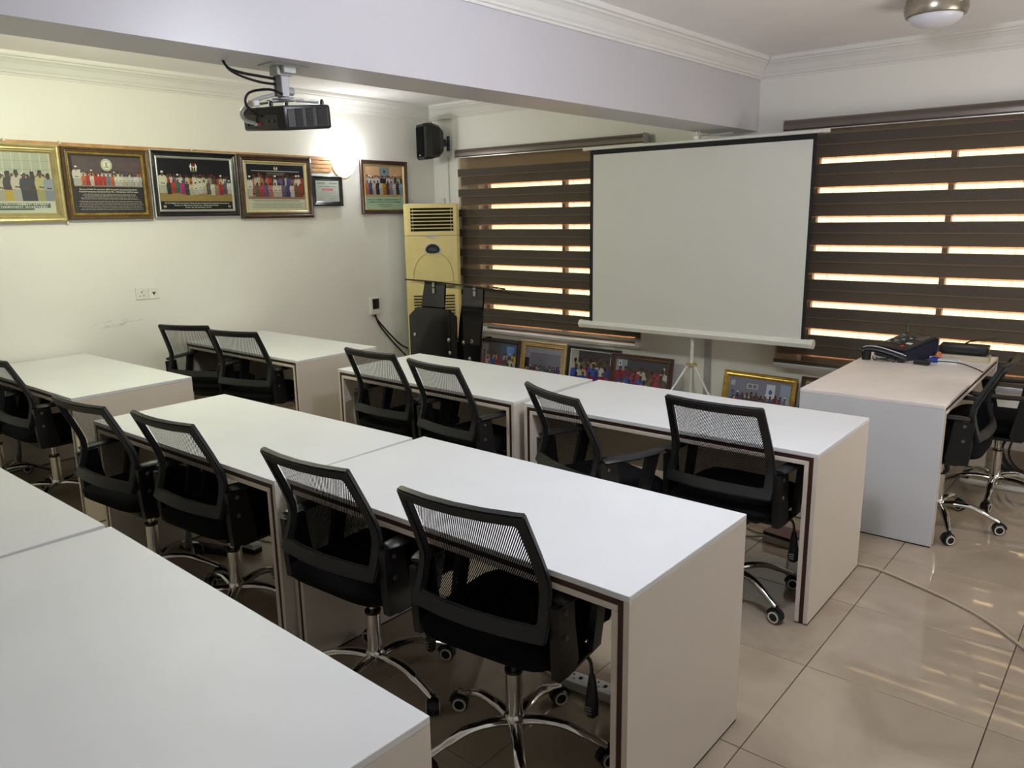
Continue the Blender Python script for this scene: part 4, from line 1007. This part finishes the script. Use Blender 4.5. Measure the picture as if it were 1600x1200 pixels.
b = NB(); lathe(b, [(.0001, 0), (.008, 0), (.008, .004), (.0001, .004)], 10, M=Matrix.Translation((.82, -.155, 1.122)) @ Matrix.Rotation(PI/2, 4, 'X')); obj('stud', b, M_chr, t)

# ------------------------------------------------------------------ wall sockets
def plate_sock(label, y, z, w, h, kind):
    t = thing('wall_socket', label, 'socket', (XL, y, z))
    b = NB(); box(b, 0, .009, -w/2, w/2, -h/2, h/2, .003, 2); obj('plate', b, M_wht, t)
    b = NB()
    if kind == 'power':
        for dy, dz, a, c in ((0, .012, .003, .006), (-.015, -.018, .005, .0025), (.015, -.018, .005, .0025)): box(b, .0088, .0094, dy-a, dy+a, dz-c, dz+c)
        obj('pin_hole', b, M_dark, t)
        b = NB(); box(b, .009, .013, .012, .026, .022, .034, .002); obj('switch', b, M_wht, t)
    else:
        prism(b, [(-.016, .012), (.016, .012), (0, -.016)], .0088, .0094, Matrix(((0, 1, 0, 0), (1, 0, 0, 0), (0, 0, 1, 0), (0, 0, 0, 1)))); obj('data_port', b, M_lcd, t)
plate_sock('white power socket on the left wall, left one of the two', 2.828, 1.148, .09, .09, 'power')
plate_sock('white data socket with a grey port on the left wall, right one of the two', 2.925, 1.143, .084, .084, 'data')
t = thing('wall_socket', 'white wall box with a black switch and cables beside the air conditioner', 'socket', (XL, 5.150, .825))
b = NB(); box(b, 0, .035, -.058, .058, -.085, .085, .005, 2); obj('back_box', b, M_wht, t)
b = NB(); box(b, .035, .041, -.040, .040, -.030, .072, .002); obj('switch_cover', b, M_fblk, t)
for k, (yy, zz) in enumerate(((5.60, .36), (5.52, .27))):
    b = NB(); tube(b, smooth_pts([(XL+.02, 5.13+.02*k, .745), (XL+.025, 5.19, .66-.03*k), (XL+.03, 5.34, .50-.05*k), (XL+.045, 5.44, .40-.06*k), (XL+.05, 5.54-.03*k, .34-.07*k)], 6), .008, 8)
    o = obj('power_cable', b, M_bcab, smooth=True); tag(o, ('upper' if k == 0 else 'lower')+' black cable sagging from the wall box to the air conditioner', 'cable')
# scuff marks on the wall
b = NB()
for k in range(16):
    y0_ = random.uniform(2.43, 2.75); z0_ = .93+random.uniform(-.02, .025); L_ = random.uniform(.03, .12); a = random.uniform(-.05, .35)
    v = [b.verts.new((XL+.0006, y0_, z0_)), b.verts.new((XL+.0006, y0_+L_*math.cos(a), z0_+L_*math.sin(a)*.5)), b.verts.new((XL+.0006, y0_+L_*math.cos(a), z0_+L_*math.sin(a)*.5+.0022))]
    b.faces.new(v)
o = obj('scuff_mark', b, mat('scuff', lin(150, 146, 130), .7)); tag(o, 'grey scuff marks on the left wall above the tables', 'mark')

# ------------------------------------------------------------------ things on the presenter desk
Z = .7502
t = thing('desk_phone', 'black desk telephone with handset and keypad on the presenter desk', 'telephone', (-1.255, 5.52, Z), R(-33)); t.scale = (1.12, 1.12, 1.1)
b = NB(); prism(b, [(-.12, 0), (.12, 0), (.12, .055), (-.12, .125), (-.13, .11)], -.115, .115, Matrix(((0, 1, 0, 0), (-1, 0, 0, 0), (0, 0, 1, 0), (0, 0, 0, 1))))
bmesh.ops.bevel(b, geom=b.edges[:], offset=.006, segments=2, affect='EDGES'); obj('body', b, M_navy, t, smooth=True)
sl = math.atan2(.07, .24); MT = Matrix.Translation((0, 0, .0945)) @ Matrix.Rotation(sl, 4, 'X')
b = NB(); box(b, -.112, .112, -.115, .115, -.004, .004, .003, M=MT); kp = obj('top_cover', b, M_phone, t)
for i in range(4):
    for j in range(5):
        b = NB(); box(b, -.09+i*.028, -.07+i*.028, .055-j*.028, .071-j*.028, .004, .009, .002, M=MT); obj('key', b, M_lcd if (i+j) % 4 else M_alul, kp)
b = NB(); box(b, .035, .095, .03, .095, .004, .006, .001, M=MT); obj('display', b, M_lcd, kp)
b = NB(); box(b, .04, .075, -.04, -.02, .004, .008, .001, M=MT); obj('paper_label', b, M_wht, kp)
b = NB(); box(b, .04, .06, -.085, -.07, .004, .010, .001, M=MT); obj('red_key', b, M_red, kp)
b = NB(); tube(b, [(-.10, .10, .13), (-.102, .105, .185)], [.009, .005], 8); obj('antenna', b, M_blk2, t)
t = thing('telephone_handset', 'black telephone handset lying on the presenter desk in front of the telephone', 'handset', (-1.325, 5.300, Z), R(3)); t.scale = (1.1, 1, 1.1)
b = NB(); hp = smooth_pts([(-.115, 0, .050), (-.09, 0, .062), (-.03, 0, .060), (.04, 0, .044), (.09, 0, .030), (.118, 0, .020)], 4); nH = len(hp)
tube(b, hp, [.020+.010*abs(1-2*i/(nH-1))**2 for i in range(nH)], 12, flat=.75)
tube(b, [(-.098, 0, .055), (-.096, -.002, .0)], [.030, .024], 12); tube(b, [(.092, 0, .030), (.092, 0, .0)], [.024, .020], 12); hd = obj('grip', b, M_blk2, t, smooth=True)
b = NB(); tube(b, [(p[0], p[1]-.008, p[2]+.020) for p in hp], .004, 6); obj('silver_line', b, M_alul, t)
b = NB(); pts = [(.10+.012*math.cos(k*.9)-.0035*k, -.02+.0015*k*math.sin(k), .014+.009*math.sin(k*.9)) for k in range(46)]
tube(b, pts, .003, 5); obj('coiled_cord', b, M_bcab, t, smooth=True)
t = thing('router', 'black router with antenna lying on a box on the presenter desk', 'router', (-.935, 5.645, Z+.036), R(4)); t.scale = (1.25, 1.1, 1.2)
b = NB(); box(b, -.11, .11, -.06, .06, .006, .050, .008, 2); obj('body', b, M_blk2, t, smooth=True)
b = NB(); box(b, -.10, .10, -.055, .055, .0, .006); obj('underside', b, M_dark, t)
b = NB(); tube(b, [(-.0, .03, .052), (.02, .02, .066), (.14, -.03, .098)], [.008, .007, .004], 8, flat=.6); obj('antenna', b, M_blk2, t)
b = NB(); box(b, -.10, .10, -.0615, -.060, .016, .040); obj('front_strip', b, M_fblk, t)
def carton(name, label, x, y, w, d, h, rz, m, band=None):
    t = thing(name, label, 'box', (x, y, Z), rz); b = NB(); box(b, -w/2, w/2, -d/2, d/2, 0, h, .0015); obj('carton', b, m, t)
    if band: b = NB(); box(b, -w/2-.0004, -w/2+band, -d/2-.0004, d/2+.0004, -.0+.0002, h+.0004, .0006); obj('blue_band', b, M_blue, t, label='blue printed band')
    return t
carton('box', 'pale cardboard box lying under the router on the presenter desk', -.925, 5.635, .27, .14, .035, R(4), mat('pale_card', lin(190, 182, 160), .6, noise=.05))
carton('box', 'white and blue small carton in front of the router on the presenter desk', -1.005, 5.445, .16, .075, .026, R(-4), mat('white_card', lin(214, 216, 222), .5, noise=.03), .05)
carton('box', 'flat white box with an orange clip, behind the white and blue carton', -1.035, 5.530, .14, .05, .022, R(-2), mat('grey_card', lin(200, 196, 190), .5, noise=.03))
b = NB(); box(b, -.018, .018, -.010, .010, 0, .014, .003); tube(b, [(0, 0, .012), (.012, .004, .026)], .006, 6); o = obj('clip', b, M_orange, loc=(-1.06, 5.535, Z+.0224), rot=(0, 0, .4)); tag(o, 'orange clip lying on a flat box on the presenter desk', 'clip')
t = thing('power_adapter', 'small black power adapter lying in front of the cartons on the presenter desk', 'adapter', (-1.10, 5.300, Z), R(-6))
b = NB(); box(b, -.048, .042, -.025, .025, 0, .030, .006, 2); obj('body', b, M_blk2, t, smooth=True)
b = NB(); tube(b, smooth_pts([(.04, .0, .022), (.09, .015, .030), (.20, .03, .030), (.30, .0, .012), (.345, -.035, .004)], 6), .0035, 6); obj('cable', b, M_bcab, t, smooth=True)

# ------------------------------------------------------------------ floor items
t = thing('power_strip', 'white extension socket strip on the floor under the table of the nearest chair', 'power strip', (-1.355, 2.135, 0), R(7))
b = NB(); box(b, -.20, .20, -.035, .035, .0, .035, .004, 2); obj('body', b, M_acs, t)
for k in range(4):
    q = -.15+k*.10; b = NB()
    for dx, dy, a, c in ((0, .014, .003, .005), (-.012, -.010, .005, .0022), (.012, -.010, .005, .0022)): box(b, q+dx-a, q+dx+a, dy-c, dy+c, .0352, .0356)
    box(b, q+.028, q+.040, -.004, .010, .0352, .038); obj('outlet', b, M_dark, t)
b = NB(); tube(b, smooth_pts([(-.20, 0, .016), (-.26, .01, .006), (-.40, .08, .005), (-.62, .06, .005), (-.90, .12, .005)], 6), .0045, 6); obj('cable', b, M_cable, t, smooth=True)
t = thing('junction_tray', 'grey cable box on the floor under the maroon book, by a chair', 'box', (-1.375, 3.83, 0), R(-5))
b = NB(); box(b, -.085, .085, -.055, .055, 0, .040, .005, 2); obj('body', b, M_alul, t)
b = NB(); tube(b, smooth_pts([(-.085, .02, .02), (-.16, .03, .005), (-.28, .06, .005), (-.45, .05, .005)], 5), .005, 6); tube(b, smooth_pts([(-.085, -.02, .02), (-.17, -.05, .005), (-.30, -.06, .005), (-.46, -.04, .005)], 5), .005, 6)
tube(b, smooth_pts([(.085, -.02, .02), (.13, -.035, .006), (.2, -.05, .005), (.33, -.055, .005)], 5), .004, 6); obj('cable', b, M_cable, t, smooth=True)
t = thing('notebook', 'maroon book lying on a grey box on the floor under the table', 'book', (-1.372, 3.845, .0402), R(-8))
b = NB(); box(b, -.088, .088, -.068, .068, 0, .003, .001); box(b, -.088, .088, -.068, .068, .015, .018, .001); obj('cover', b, M_book, t)
b = NB(); box(b, -.085, .085, -.064, .066, .0031, .0149); obj('pages', b, M_foot, t)
b = NB(); tube(b, smooth_pts([(-1.30, 3.72, .006), (-.985, 3.79, .006), (-.872, 3.787, .006), (-.706, 3.725, .006), (-.573, 3.667, .006), (-.413, 3.571, .006), (-.247, 3.405, .006), (-.05, 3.16, .006), (.2, 2.95, .006)], 6), .0065, 8)
o = obj('floor_cable', b, M_cable, smooth=True); tag(o, 'beige cable snaking across the tiles from the right table to the right edge', 'cable')
for k, pp in enumerate(([(-4.3, 2.10, .005), (-3.9, 2.22, .005), (-3.66, 2.30, .005), (-3.4, 2.33, .005), (-2.7, 2.30, .005), (-2.3, 2.32, .005)], [(-4.2, 1.96, .005), (-3.8, 2.02, .005), (-3.55, 2.16, .005), (-3.2, 2.20, .005), (-2.6, 2.18, .005)])):
    b = NB(); tube(b, smooth_pts(pp, 6), .0055, 6); o = obj('floor_cable', b, M_cable, smooth=True); tag(o, ('far' if k == 0 else 'near')+'er of the two beige cables on the floor under the middle row second table', 'cable')
t = thing('power_strip', 'dark power strip on the floor under the middle row second table', 'power strip', (-3.70, 1.90, 0), R(20))
b = NB(); box(b, -.16, .16, -.028, .028, 0, .035, .004, 2); obj('body', b, M_blk2, t)
for k in range(3):
    b = NB(); box(b, -.11+k*.09, -.07+k*.09, -.018, .018, .0352, .038, .001); obj('outlet', b, M_phone, t)
t = thing('power_adapter', 'white and black adapter block on the floor behind a chair base in the middle row', 'adapter', (-3.50, 2.04, 0), R(10))
b = NB(); box(b, -.045, .045, -.03, .03, 0, .028, .004); obj('body', b, M_blk2, t); b = NB(); box(b, -.045, .045, -.03, .03, .0285, .055, .004); obj('cover', b, M_acs, t)
t = thing('cable_coil', 'coil of black cable on the floor under the right window', 'cable', (-.56, 5.74, 0))
for k in range(7):
    b = NB(); rr = .13+.012*(k % 3); tx = random.uniform(-.2, .2); pts = []
    for q in range(24):
        a = 2*PI*q/24; pts.append((rr*math.cos(a)+.012*(k-3), .10+.014*(k-3)+.04*math.sin(a+tx), rr+.010+rr*math.sin(a)))
    tube(b, pts, .0065, 6, closed=True); obj('loop', b, M_bcab, t, smooth=True)
b = NB(); box(b, -.55, .55, -.03, .03, 0, .022, .004); o = obj('floor_trunking', b, M_whtm, loc=(-.30, 5.45, 0), rot=(0, 0, R(1))); tag(o, 'white cable trunking strip on the floor beyond the right-edge chair', 'trunking')
